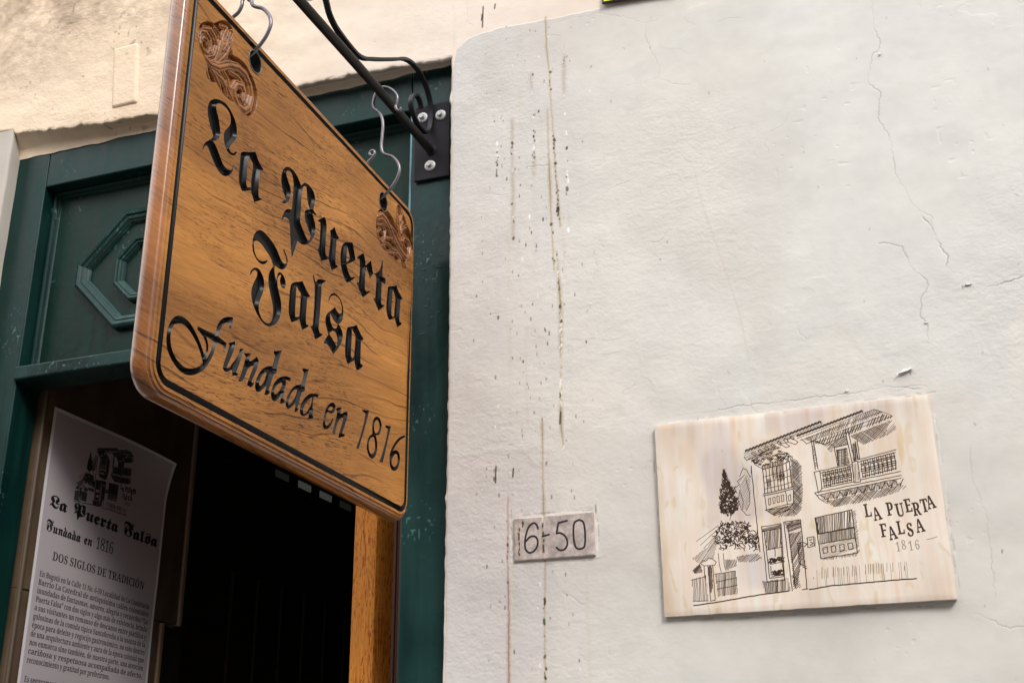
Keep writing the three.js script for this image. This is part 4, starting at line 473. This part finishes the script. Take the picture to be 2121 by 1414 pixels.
// ---------------------------------------------------------------- the marble plaque with its ink drawing
const SKETCH = [
  'Z22,1.4 206 358 380 408',
  'L0.9 203 353 383 403 380 408',
  'L0.9 205 349 324 383',
  'Z20,1.4 324 381 472 422',
  'L0.9 325 375 496 423',
  'L0.9 330 370 513 416',
  'L0.9 354 366 515 406',
  'L0.9 496 423 513 416 534 403',
  'L0.9 359 359 532 402',
  'L0.9 380 355 429 369',
  'H62,8,1.3 341 372 497 423 513 414 354 366',
  'H62,11,1.8 363 363 515 409 532 401 382 356',
  'L1.2 220 351 224 355 231 349 228 345 220 351',
  'L1.2 235 356 239 360 245 354 243 349 235 356',
  'L1.2 250 360 254 365 260 358 257 354 250 360',
  'L1.2 264 365 268 369 275 363 272 359 264 365',
  'L1.2 279 370 283 374 289 368 287 363 279 370',
  'L1.2 294 374 298 379 304 372 301 368 294 374',
  'L1.2 308 379 312 383 318 377 316 373 308 379',
  'H30,5,0.8 205 345 224 352 270 367 285 358 223 333',
  'L1.3 203 345 208 337 223 341 254 355 285 358',
  'L1.2 303 375 312 377 326 367 320 362 304 369 303 375',
  'L1.2 223 333 226 325 244 313',
  'L1.2 284 368 297 368 307 359 299 357 285 366',
  'Ss,60,9 217 332 247 352 284 350 313 339 305 332 244 319',
  'H80,9,1.6 240 320 305 334 310 326 243 313',
  'L1.5 242 312 287 319 302 325',
  'L1.5 242 312 242 256',
  'L1.5 287 319 287 262',
  'L1.5 302 325 303 265',
  'L1.5 239 256 285 262 308 267',
  'L1.5 238 252 287 258 307 262',
  'L1.3 249 313 249 257',
  'L1.3 257 314 257 258',
  'L1.3 265 316 265 260',
  'L1.3 273 317 273 261',
  'L1.3 280 318 280 262',
  'L1.3 295 322 295 263',
  'L1.1 242 295 287 302 302 307',
  'L1.1 242 281 287 288 303 292',
  'L1.1 242 267 287 273 303 277',
  'H80,4,0.7 260 314 287 319 288 292 262 287',
  'H75,4,0.8 249 288 256 289 257 272 249 271',
  'H75,4,0.8 274 297 289 299 289 284 274 281',
  'L1.3 242 252 243 220 284 227 303 229 305 261',
  'L1.3 288 258 290 227',
  'L1.1 249 244 254 245 254 231 249 230 249 244',
  'L1.1 259 246 264 247 263 233 259 232 259 246',
  'L1.1 268 248 273 248 273 234 268 234 268 248',
  'L1.1 278 249 283 250 283 236 278 235 278 249',
  'L1.1 293 247 298 249 298 236 293 234 293 247',
  'L1.3 240 219 291 222 304 229',
  'L1.3 245 216 257 208 291 216 302 226',
  'L1.3 257 208 259 205 298 217',
  'H25,5,1 243 218 302 226 290 216 259 207',
  'H45,5.5,1 309 332 320 323 327 311 325 250 318 213 304 201 267 203 304 227 306 267 302 306',
  'H-50,6,1 309 328 320 319 321 266 318 221 300 203 306 267',
  'L1.5 217 322 218 275 219 214 220 169 221 128',
  'L1.5 218 322 216 307',
  'Sv,170,13 155 313 163 296 173 272 182 244 179 226 164 212 142 217 140 244 143 267 147 290',
  'Sv,26,9 155 320 160 304 152 301',
  'L1 160 204 164 215 166 219',
  'L1 155 321 153 313 156 309',
  'L1.1 190 301 199 320 206 315 209 307 214 297',
  'L1.1 177 276 188 282 183 290 201 304',
  'L1.1 188 271 182 248 188 225 198 212 206 212',
  'L1.1 204 292 208 261 208 238 199 224',
  'L1.1 189 263 193 243 190 225',
  'L1.1 180 264 175 278 179 279',
  'H55,8,0.7 189 294 213 303 211 261 199 220 185 240',
  'Sl,150,22 127 192 152 196 182 197 208 191 219 173 219 132 192 132 163 138 137 137 123 155',
  'H35,6,1 169 121 213 125 225 113 205 108 175 110',
  'L0.8 82 162 133 194',
  'L0.8 90 153 132 185',
  'L0.8 97 145 132 176',
  'L0.8 105 137 131 166',
  'H50,6,0.7 70 125 107 148 124 169 126 147 117 121 86 112',
  'H50,4,1.1 68 99 86 111 91 93 77 91',
  'L1.2 88 112 94 119 101 117 106 124 115 121 123 113 119 106 95 106 88 112',
  'L1.2 104 105 105 28',
  'L1.2 95 105 97 74',
  'L1.2 115 107 115 29',
  'L1.2 105 28 115 30',
  'H80,4,1.2 104 104 112 104 112 59 106 44',
  'L1 129 132 130 102 133 90',
  'L1 140 131 140 108 143 93',
  'H60,5,0.9 142 116 168 114 167 101 145 93',
  'H84,7.5,1 67 77 99 84 100 30 66 29',
  'L1 65 77 97 82',
  'L1 66 31 100 29',
  'H84,6,1.1 119 84 165 90 166 41 122 38',
  'L1.2 118 86 163 90',
  'L1.2 121 69 164 75',
  'L1.2 121 53 166 59',
  'L2 67 21 110 24 147 28 184 32 228 36 276 39',
  'L2 320 39 363 44 433 45 494 47 540 47',
  'L1.4 229 183 272 186 269 63 231 61 229 183',
  'L1.4 234 172 269 176 267 70 237 69 234 172',
  'L1.4 229 183 230 172 271 176',
  'H12,5,1.2 231 179 271 184 270 176 233 173',
  'H82,6,1.2 235 170 268 173 269 136 237 131',
  'L1.2 237 131 270 135',
  'L1.2 254 135 253 115',
  'Ss,26,10 241 110 269 113 270 102 241 101',
  'L1.2 241 99 270 102',
  'L1.2 242 95 241 75',
  'L1.2 242 72 268 74',
  'Ss,26,9 244 82 268 85 268 75 245 73',
  'H84,5,1 221 62 277 66 279 40 226 37',
  'L1.5 278 189 314 191 315 152 314 40',
  'L1.5 278 189 283 39',
  'L1.5 286 180 291 45',
  'L1.5 286 180 314 183',
  'L1.5 310 89 318 84',
  'L1.5 305 40 316 41',
  'L1.5 304 140 303 96 317 89',
  'L1.5 304 140 315 142',
  'H15,5,1.2 282 187 313 190 313 173 286 167',
  'H55,6,1.3 287 162 313 165 311 114 295 50 288 45',
  'H85,6,1.1 304 138 314 141 316 90 304 97',
  'H40,7,1.1 285 72 297 64 302 46 287 42',
  'L1.4 325 150 339 152 339 132 325 129 325 150',
  'L1.4 316 141 324 137 317 132',
  'L1.8 330 145 335 146',
  'L1.8 332 140 336 138',
  'L1.8 330 134 335 135',
  'H85,6,0.9 340 151 343 150 341 130 339 131',
  'L1.6 346 192 425 204 427 109 350 103 346 192',
  'L1.6 351 157 424 164',
  'L1.6 351 135 425 142',
  'L2.2 347 192 350 157 424 165',
  'H82,8,1.5 349 191 422 201 423 166 351 159',
  'H84,6,1.3 351 155 424 163 425 143 351 136',
  'H15,6,0.6 352 133 426 141 426 111 351 104',
  'L1.4 356 126 365 128 366 115 357 113 356 126',
  'L1.4 374 128 383 129 383 116 374 115 374 128',
  'L1.4 392 129 401 131 401 118 392 116 392 129',
  'L1.4 409 131 419 132 419 119 410 118 409 131',
  'H40,6,0.9 425 202 432 201 432 112 427 109',
  'H60,6,0.8 352 104 428 109 425 104 355 100',
  'L1.5 355 364 357 300',
  'L1.5 359 364 363 301',
  'L1.5 430 384 437 309',
  'L1.5 436 385 443 310',
  'H20,9,1.1 355 362 360 363 362 307 358 306',
  'L1.3 334 372 344 361 363 367 380 355',
  'L1.3 354 366 380 357',
  'L1.5 403 346 432 350',
  'L1.5 403 346 406 303',
  'L1.5 449 355 451 313',
  'L1.5 453 356 454 313',
  'L1.5 407 339 429 341',
  'L1.5 407 339 408 304',
  'H85,7,1.3 408 339 429 342 431 306 408 303',
  'H5,8,1 408 339 429 342 431 306 408 303',
  'H85,6,1.2 439 349 449 350 450 313 441 312',
  'H5,8,1 439 349 449 350 450 313 441 312',
  'H40,6,0.9 380 355 429 369 432 351 403 347 396 336',
  'H-40,8,0.8 380 355 429 369 432 351 403 347',
  'H42,6.5,0.9 440 368 531 394 538 372 513 360 466 345 453 356',
  'H-42,6.5,0.9 440 368 528 393 510 360 466 348',
  'L1.4 367 296 436 304',
  'L1.4 451 313 532 327',
  'L1.4 368 291 436 299',
  'L1.4 451 308 530 321',
  'L1.4 354 295 367 296 367 255 359 247 354 295',
  'L1.4 437 308 449 310 450 264 437 262 437 308',
  'L1.4 367 257 437 265',
  'L1.4 451 268 535 278',
  'L1.4 351 248 536 269',
  'L1.4 355 242 535 263',
  'L1.4 351 248 359 235 368 227',
  'H85,7,0.9 437 303 448 305 448 268 438 265',
  'B 375 293 376 260',
  'B 384 294 385 261',
  'B 393 295 394 263',
  'B 402 296 403 264',
  'B 411 297 412 265',
  'B 420 298 421 266',
  'B 429 300 430 267',
  'B 459 310 459 272',
  'B 468 311 468 274',
  'B 478 313 478 275',
  'B 487 314 487 277',
  'B 496 316 496 278',
  'B 506 317 506 280',
  'B 515 319 515 281',
  'B 524 320 524 283',
  'L1.3 363 241 370 236 372 230 378 233 376 227 384 242',
  'L1.3 383 243 390 239 391 232 398 235 396 229 404 244',
  'L1.3 403 246 409 241 411 234 417 238 415 232 423 247',
  'L1.3 422 248 429 244 430 237 437 240 435 234 443 249',
  'L1.3 441 251 448 246 449 239 456 242 454 237 462 252',
  'L1.3 461 253 467 249 469 242 475 245 473 239 481 254',
  'L1.3 480 255 487 251 488 244 495 247 492 242 500 256',
  'L1.3 499 258 506 254 507 247 514 250 512 244 520 259',
  'L1.3 518 260 525 256 526 249 533 252 531 247 539 261',
  'H70,6,1 362 241 526 261 525 250 368 231',
  'H45,6,0.9 368 227 400 231 528 249 543 244 534 237 495 227 434 217 391 213',
  'H-45,7,0.8 378 226 525 246 495 228 391 215',
  'TL,29,4,0.92 458 199',
  'TA,29,10,0.92 476 190',
  'TP,29,4,0.92 504 198',
  'TU,29,6,0.92 524 194',
  'TE,29,6,0.92 542 202',
  'TR,29,4,0.92 558 193',
  'TT,29,6,0.92 575 199',
  'TA,29,10,0.92 588 205',
  'TF,29,4,0.92 486 153',
  'TA,29,10,0.92 503 146',
  'TL,29,4,0.92 521 156',
  'TS,29,4,0.92 540 150',
  'TA,29,8,0.92 560 157',
  'T1,21,2,0.4 511 116',
  'T8,21,2,0.4 523 119',
  'T1,21,2,0.4 537 116',
  'T6,21,2,0.4 550 117',
  'H88,9,0.5 323 79 536 83 537 48 323 43',
  'H84,13,0.6 336 83 505 83 537 65 330 62',
  'L0.8 571 126 592 131',
];
function drawSketch(g, s, H, ink) { // sketch units are millimetres, y up
  const R = rng(31), P = ([x, y]) => [x * s, (H - y) * s];
  const line = (pts, w, a = 1) => { g.strokeStyle = `rgba(${ink},${a})`; g.lineWidth = w * s * 1.25; g.lineCap = g.lineJoin = 'round'; g.beginPath(); pts.forEach((p, i) => { const [x, y] = P(p); i ? g.lineTo(x, y) : g.moveTo(x, y); }); g.stroke(); };
  const wob = (pts, a) => { const out = []; for (let i = 0; i + 1 < pts.length; i++) { const n = Math.max(1, Math.round(Math.hypot(pts[i + 1][0] - pts[i][0], pts[i + 1][1] - pts[i][1]) / 9)); for (let k = 0; k < n; k++) out.push([mix(pts[i][0], pts[i + 1][0], k / n) + (R() - 0.5) * a, mix(pts[i][1], pts[i + 1][1], k / n) + (R() - 0.5) * a]); } out.push(pts[pts.length - 1]); return out; };
  const inside = (poly, x, y) => { let c = false; for (let i = 0, j = poly.length - 1; i < poly.length; j = i++) if (poly[i][1] > y !== poly[j][1] > y && x < ((poly[j][0] - poly[i][0]) * (y - poly[i][1])) / (poly[j][1] - poly[i][1]) + poly[i][0]) c = !c; return c; };
  const hatch = (deg, sp, w, poly) => {
    const a = (deg * Math.PI) / 180, dx = Math.cos(a), dy = Math.sin(a), nx = -dy, ny = dx, t = poly.map((p) => p[0] * nx + p[1] * ny), lo = Math.min(...t), hi = Math.max(...t);
    for (let q = lo + sp * 0.5; q < hi; q += sp * (0.75 + R() * 0.5)) {
      const cut = []; for (let i = 0; i < poly.length; i++) { const A = poly[i], B = poly[(i + 1) % poly.length], ta = A[0] * nx + A[1] * ny - q, tb = B[0] * nx + B[1] * ny - q; if (ta > 0 !== tb > 0) { const f = ta / (ta - tb), x = mix(A[0], B[0], f), y = mix(A[1], B[1], f); cut.push(x * dx + y * dy); } }
      if (R() < (deg > 83 && w < 0.7 ? 0.5 : 0.06)) continue; cut.sort((m, n) => m - n);
      for (let i = 0; i + 1 < cut.length; i += 2) { const e = (R() - 0.3) * 2.5, f = (R() - 0.3) * 2.5, u = cut[i] - e, v = cut[i + 1] + f; if (v > u) line(wob([[u * dx + q * nx, u * dy + q * ny], [v * dx + q * nx, v * dy + q * ny]], 0.7), w * (0.7 + R() * 0.6), 0.85); }
    }
  };
  for (const cmd of SKETCH) {
    const sp = cmd.indexOf(' '), head = cmd.slice(1, sp), pts = pairs(cmd.slice(sp), 1), a = head.split(','), n = a.map(Number);
    if (cmd[0] === 'L') line(wob(pts, 1.0), n[0]);
    if (cmd[0] === 'H') hatch(n[0], n[1] * 0.42, n[2], pts);
    if (cmd[0] === 'Z') for (let k = 0; k < n[0]; k++) { const f = k / n[0], x = mix(pts[0][0], pts[1][0], f), y = mix(pts[0][1], pts[1][1], f), w = Math.hypot(pts[1][0] - pts[0][0], pts[1][1] - pts[0][1]) / n[0]; line([[x, y], [x + w * 0.3, y + w * 0.42], [x + w * 0.75, y + w * 0.5], [x + w, y + w * 0.2]], n[1]); line([[x + w * 0.2, y - w * 0.1], [x + w * 0.5, y + w * 0.25], [x + w * 0.85, y]], n[1] * 1.5); }
    if (cmd[0] === 'S') for (let k = 0, tries = 0; k < n[1] * 1.6 && tries < 9000; tries++) {
      const xs = pts.map((p) => p[0]), ys = pts.map((p) => p[1]), x = mix(Math.min(...xs), Math.max(...xs), R()), y = mix(Math.min(...ys), Math.max(...ys), R()), z = n[2] * 0.345 * (0.7 + R() * 0.7);
      if (!inside(pts, x, y)) continue; k++;
      if (a[0] === 'v') line([[x - z * 0.5, y + z * 0.6], [x + (R() - 0.5) * z * 0.3, y - z * 0.4], [x + z * 0.5, y + z * 0.5]], 1.4);
      if (a[0] === 'l') { const r = R() * 3.14; line([[x, y], [x + Math.cos(r) * z * 0.5, y + Math.sin(r) * z * 0.45], [x + Math.cos(r + 0.5) * z, y + Math.sin(r + 0.5) * z]], 1.5); }
      if (a[0] === 's') line([[x - z, y], [x - z * 0.3, y + z * 0.6], [x + z * 0.2, y - z * 0.3], [x + z, y + z * 0.3]], 1.1);
    }
    if (cmd[0] === 'B') { const [[x0, y0], [x1, y1]] = pts, h = y0 - y1, w = h * 0.11; for (const [f, e] of [[0.02, 0.6], [0.2, 1], [0.3, 0.5], [0.5, 1.1], [0.62, 1.1], [0.75, 0.5], [0.95, 0.9]]) line([[x0 - w * e, y0 - h * f], [x0 + w * e, y0 - h * f + 0.6]], 1.8); line(wob([[x0 - w * 0.6, y0], [x0 - w * 0.9, y0 - h * 0.55], [x0 - w * 0.5, y1]], 0.8), 1.1); line(wob([[x0 + w * 0.6, y0], [x0 + w, y0 - h * 0.55], [x0 + w * 0.6, y1]], 0.8), 1.5); }
    if (cmd[0] === 'T') { const [x, y] = P(pts[0]); g.save(); g.translate(x, y); g.rotate((n[2] * -Math.PI) / 180); g.scale(0.6, 1); g.font = `bold ${n[1] * s * 1.36}px serif`; g.textAlign = 'center'; g.textBaseline = 'middle'; g.fillStyle = `rgba(${ink},${n[3]})`; g.fillText(a[0], 0, 0); if (n[3] > 0.5) { g.lineWidth = s * 0.9; g.strokeStyle = g.fillStyle; g.strokeText(a[0], 0, 0); } g.restore(); }
  }
}
const PW = 0.6145, PH = 0.4435;
let marbleMap;
{
  const w = 2048, h = Math.round((w * PH) / PW), s = w / (PW * 1000), [c, g] = makeCanvas(w, h), im = g.createImageData(w, h), D = im.data;
  for (let j = 0; j < h; j++) for (let i = 0; i < w; i++) {
    const x = i / s / 1000, y = j / s / 1000, k = (j * w + i) * 4, a = fbm(x * 12, y * 7, 4), b = fbm(x * 40 + 9, y * 14, 3), v = fbm(x * 26 + 4, y * 5 + 2, 3);
    const right = step(0.34, 0.56, x + 0.05 * fbm(x * 6, y * 6, 2)), bands = Math.abs(Math.sin((x + 0.035 * fbm(x * 7, y * 9, 3) + 0.01 * Math.sin(y * 14)) * 210)), vein = 0.5 * right * step(0.0, 0.4, fbm(x * 9, y * 3 + 6, 2) + 0.15) * step(0.8, 1.0, bands) * (0.55 + 0.6 * v + 0.3 * a) + 0.5 * step(0.28, 0.5, v) * (0.4 + right) + 0.35 * step(0.9, 1, Math.abs(Math.sin(x * 33 + 6 * a))) * step(0.1, 0.3, b);
    const streak = 9 * fbm(x * 95, y * 7, 3) + 10 * step(0.1, 0.6, fbm(x * 60 + 8, y * 4, 2)); const cl = clamp(vein), grey = step(0.12, 0.4, fbm(x * 7 + 30, y * 6, 3));
    D[k] = -0.5 * streak + mix(226 + a * 16, 206, cl * 0.75) - grey * 16; D[k + 1] = -0.9 * streak + mix(211 + a * 18 + b * 8, 168, cl * 0.75) - grey * 14; D[k + 2] = -1.5 * streak + mix(195 + a * 20 + b * 10, 118, cl * 0.75) - grey * 6; D[k + 3] = 255;
  }
  g.putImageData(im, 0, 0);
  drawSketch(g, s, PH * 1000, '52,38,28');
  marbleMap = canvasTex(c);
}
const marble = std({ map: marbleMap, roughness: 0.5, specularIntensity: 0.4 }), marbleEdge = std({ color: new THREE.Color(0.62, 0.54, 0.47), roughness: 0.7 });
function slab(parent, name, w, h, d, face, side, seed, mapped) { // a stone slab with slightly chipped edges; origin at its lower left corner
  const n = 60, edge = (i, j) => { const u = i / n, v = j / n, e = 0.0006; let x = u * w, y = v * h; const chip = (q) => e * Math.max(0, noise(q * 70 + seed, seed)) * 1.5; if (i === 0) x += chip(y); if (i === n) x -= chip(y + 3); if (j === 0) y += chip(x + 7); if (j === n) y -= chip(x + 9); return [x, y]; };
  part(parent, name, fromGrid(n + 1, n + 1, (i, j) => { const [x, y] = edge(i, j), b = i === 0 || j === 0 || i === n || j === n; return [x, y, d - (b ? 0.0014 : 0), x / w, y / h]; }), face);
  const loop = []; for (let i = 0; i < n; i++) loop.push(edge(i, 0)); for (let j = 0; j < n; j++) loop.push(edge(n, j)); for (let i = n; i > 0; i--) loop.push(edge(i, n)); for (let j = n; j > 0; j--) loop.push(edge(0, j));
  part(parent, 'slab_edge', fromGrid(loop.length + 1, 2, (i, k) => { const p = loop[i % loop.length]; return [p[0], p[1], k ? d - 0.0014 : -0.014, p[0], p[1]]; }), side);
}
const plaque = thing('marble_plaque', 'pinkish marble plaque with an ink sketch of a balconied house and black lettering', 'plaque', [-0.6172, 2.0115, relief(-0.31, 2.23)]);
slab(plaque, 'engraved_face', PW, PH, 0.0135, marble, marbleEdge, 3);
plaque.rotation.z = 0.0012;

const plate = thing('house_number_plate', 'small grey stone plate carved with the house number 6-50', 'number plate', [-0.9735, 2.162, relief(-0.87, 2.21)]);
{
  const w = 512, h = 272, [c, g] = makeCanvas(w, h), im = g.createImageData(w, h), R = rng(77);
  for (let j = 0; j < h; j++) for (let i = 0; i < w; i++) { const a = fbm(i * 0.02, j * 0.02, 4), b = fbm(i * 0.07 + 9, j * 0.06, 3), k = (j * w + i) * 4; im.data.set([182 + 34 * a + 24 * b, 169 + 32 * a + 22 * b, 162 + 32 * a + 22 * b, 255], k); }
  g.putImageData(im, 0, 0);
  const run = (x, n, col, y0 = 0, y1 = h) => { for (let k = 0; k < n; k++) { const y = y0 + R() * (y1 - y0); g.fillStyle = `rgba(${col},${0.5 + R() * 0.5})`; g.beginPath(); g.ellipse(x + (R() - 0.5) * 10, y, 2 + R() * 5, 4 + R() * 14, 0, 0, 7); g.fill(); } };
  run(188, 12, '52,46,34', 20, 120); run(190, 10, '60,54,40', 150, 268); run(34, 14, '70,64,50', 60, 240); run(60, 5, '64,56,44', 20, 80); run(184, 8, '240,240,236', 0, 50);
  for (const x of [30, 185]) { g.fillStyle = 'rgba(150,126,92,0.25)'; g.fillRect(x - 6, 0, 13, h); }
  slab(plate, 'stone_face', 0.1995, 0.1025, 0.0062, std({ map: canvasTex(c), roughness: 0.6, specularIntensity: 0.4 }), marbleEdge, 8);
  // incised, black painted figures
  const ink = std({ color: new THREE.Color(0.02, 0.016, 0.018), roughness: 0.5 });
  const spline = (s) => new THREE.CatmullRomCurve3(pairs(s, 0.001).map(([x, y]) => new THREE.Vector3(x + 0.9735, y - 2.162, 0)), false, 'centripetal').getPoints(60).map((p) => [p.x, p.y]);
  for (const [name, ...lines] of [['digit', '-912 2235 -916 2246 -923 2250 -933 2244 -941 2228 -945 2205 -943 2188 -934 2180 -922 2184 -914 2196 -914 2210 -921 2218 -933 2217 -942 2208'], ['dash', '-901 2216.5 -885 2219'], ['digit', '-840 2248.5 -861 2245', '-861 2245 -864 2232 -866 2220', '-866 2220 -858 2221 -848 2215 -841 2204 -841 2191 -848 2181 -859 2180.5 -867 2187'], ['digit', '-810 2248 -821 2243 -824.5 2228 -823 2194 -818 2182 -809 2179.5 -800 2183 -797 2195 -797.5 2230 -801 2243 -810 2248']]) {
    const L = lines.map(spline), b = boundsOf(L);
    part(plate, name, carve((x, y) => { let d = 1e9; for (const l of L) for (let i = 0; i + 1 < l.length; i++) d = Math.min(d, segDist(x, y, l[i], l[i + 1])); return 0.0023 - d; }, [b[0] - 0.003, b[1] - 0.003, b[2] + 0.003, b[3] + 0.003], 0.0006, (d) => 0.0065 + 0.0004 * step(0, 0.0012, d)), ink);
  }
}
// a second notice, of which only the lower edge shows
const notice = thing('yellow_notice', 'black framed notice with a bright yellow field, cut off above the painted wall edge', 'notice', [-0.704, 3.6695, 0.006]);
part(notice, 'board', box(0, 0, 0, 0.21, 0.3, 0.008, 0.002), std({ color: new THREE.Color(0.03, 0.03, 0.035), roughness: 0.4 }));
part(notice, 'yellow_field', box(0.006, 0.0035, 0.0085, 0.1, 0.288, 0.0105, 0.0008), std({ color: new THREE.Color(0.75, 0.78, 0.01), roughness: 0.5 }));
notice.rotation.z = -0.06;

// ---------------------------------------------------------------- the poster inside the entrance
{
  const w = 1024, h = 2048, W = 0.61, Hh = 1.22, s = w / W, [c, g] = makeCanvas(w, h);
  g.fillStyle = '#bdb3b6'; g.fillRect(0, 0, w, h); g.strokeStyle = 'rgba(235,228,228,0.9)'; g.lineWidth = 22; g.strokeRect(8, 8, w - 16, h - 16);
  const ink = '30,26,28';
  g.save(); g.translate(0.105 * s, 0.01 * s); g.rotate(0.012); for (const [a, b] of [[0, 0], [1.5, 0.6], [-1.2, 1]]) { g.save(); g.translate(a, b); drawSketch(g, (0.352 * s) / 614, 470, '44,40,42'); g.restore(); }; g.restore();
  // blackletter lines set from the glyphs of the sign; a turned u makes an n, an a with a stem makes a d
  const blk = (text, x, y, size) => {
    const order = { L: 'La_L', a: 'a4', P: 'P', u: 'u', e: 'e', r: 'r', t: 't', F: 'F', l: 'l', s: 's' };
    for (const ch of text) {
      if (ch === ' ') { x += size * 0.32; continue; }
      if (/\d/.test(ch)) { g.font = `${size * 1.15}px serif`; g.textAlign = 'left'; g.textBaseline = 'alphabetic'; g.fillStyle = `rgb(${ink})`; g.save(); g.translate(x, y); g.scale(0.8, 1); g.fillText(ch, 0, 0); g.restore(); x += size * 0.46; continue; }
      const key = ch === 'n' ? 'u' : ch === 'd' ? 'a' : ch, rr = rings(GL[order[key]]), b = boundsOf([rr[0]]), k = size / 0.245, wd = (b[2] - b[0]) * k, ht = (b[3] - b[1]) * k, base = { P: -0.2, F: 0.04, L: 0.05, t: 0, l: 0 }[ch] ?? 0;
      g.fillStyle = `rgb(${ink})`; g.strokeStyle = `rgb(${ink})`; g.lineWidth = size * 0.028; g.beginPath();
      for (const r of rr) { r.forEach(([px, py], i) => { let X = (px - b[0]) * k, Y = (py - b[1]) * k; if (ch === 'n') { X = wd - X; Y = ht - Y; } const q = [x + X, y - Y - base * size * 0.5]; i ? g.lineTo(...q) : g.moveTo(...q); }); g.closePath(); }
      if (ch === 'd') { g.moveTo(x + wd * 0.75, y - ht * 0.8); g.lineTo(x + wd * 0.3, y - ht * 1.45); g.lineTo(x + wd * 0.12, y - ht * 1.3); g.lineTo(x + wd * 0.5, y - ht * 0.8); g.closePath(); }
      g.fill('evenodd'); g.stroke(); x += wd + size * 0.05;
    }
    return x;
  };
  const fit = (f, x0, x1, y, size) => { g.save(); g.translate(x0 * s, y * s); g.rotate(0.034); const m = g.getTransform(); g.globalAlpha = 0; const e = f(0, 0, size); g.globalAlpha = 1; g.scale(((x1 - x0) * s) / e, 1); f(0, 0, size); g.restore(); };
  fit((x, y, z) => blk('La Puerta Falsa', x, y, z), 0.037, 0.59, 0.311, 0.062 * s);
  fit((x, y, z) => blk('Fundada en 1816', x, y, z), 0.034, 0.358, 0.385, 0.047 * s);
  const text = (t, x0, x1, y, size, weight = '') => { g.save(); g.translate(x0 * s, y * s); g.rotate(0.034); g.font = `${weight} ${size * s}px serif`; g.textAlign = 'left'; g.textBaseline = 'alphabetic'; g.fillStyle = `rgb(${ink})`; g.scale(((x1 - x0) * s) / g.measureText(t).width, 1); g.fillText(t, 0, 0); g.restore(); };
  text('DOS SIGLOS DE TRADICIÓN', 0.077, 0.541, 0.466, 0.036, 'bold');
  const para = ['En Bogotá en la Calle 11 No. 6-50 Localidad de La Candelaria', 'Barrio La Catedral de antiquísima calles coloniales', 'inundadas de fantasmas, amores, alegría y recuerdos “La', 'Puerta Falsa” con dos siglos y algo más de existencia, brinda', 'a sus visitantes un remanso de descanso entre platillos y', 'golosinas de la comida típica Santafereña a la usanza de la', 'época para deleite y regocijo gastronómico, no solo dentro', 'de una arquitectura ambiente y aura de la época colonial que', 'nos enmarca sino también, de nuestra parte, una atención', 'cariñosa y respetuosa acompañada de afecto,', 'reconocimiento y gratitud por preferirnos.'];
  para.forEach((t, i) => text(t, 0.031 - i * 0.0005, i === 10 ? 0.411 : 0.58, 0.522 + i * 0.0252, 0.0235, 'bold'));
  text('Es seguramente el', 0.026, 0.2, 0.828, 0.0235, 'bold');
  const poster = thing('wall_poster', 'white laminated poster with blackletter heading and a paragraph of text in the dark entrance', 'poster', [-2.5765, 1.585, -0.515]);
  const N = 48; // the corner away from the street has come loose and bends outwards
  const sheet = (off, flip) => fromGrid(N + 1, N + 1, (i, j) => { const u = i / N, v = j / N, a = u * W, b = (1 - v) * Hh, q = Math.max(0, a - 0.50 + Math.max(0, 0.16 - b) * 1.2 - Math.max(0, b - 0.45) * 0.4), wave = 0.0025 * noise(u * 3 + 1, v * 5); return [0.0015 + off + wave + q * q * 0.42, v * Hh - q * q * 0.35 * Math.max(0, 1 - b / 0.25), W / 2 - a + q * q * 0.1, u, v]; }, flip);
  part(poster, 'printed_sheet', sheet(0.0006, false), std({ map: canvasTex(c), roughness: 0.35, specularIntensity: 0.5, clearcoat: 0.4, clearcoatRoughness: 0.2 }));
  part(poster, 'backing', sheet(-0.0006, true), std({ color: new THREE.Color(0.5, 0.48, 0.48), roughness: 0.6 }));
}
renderer.render(scene, camera);
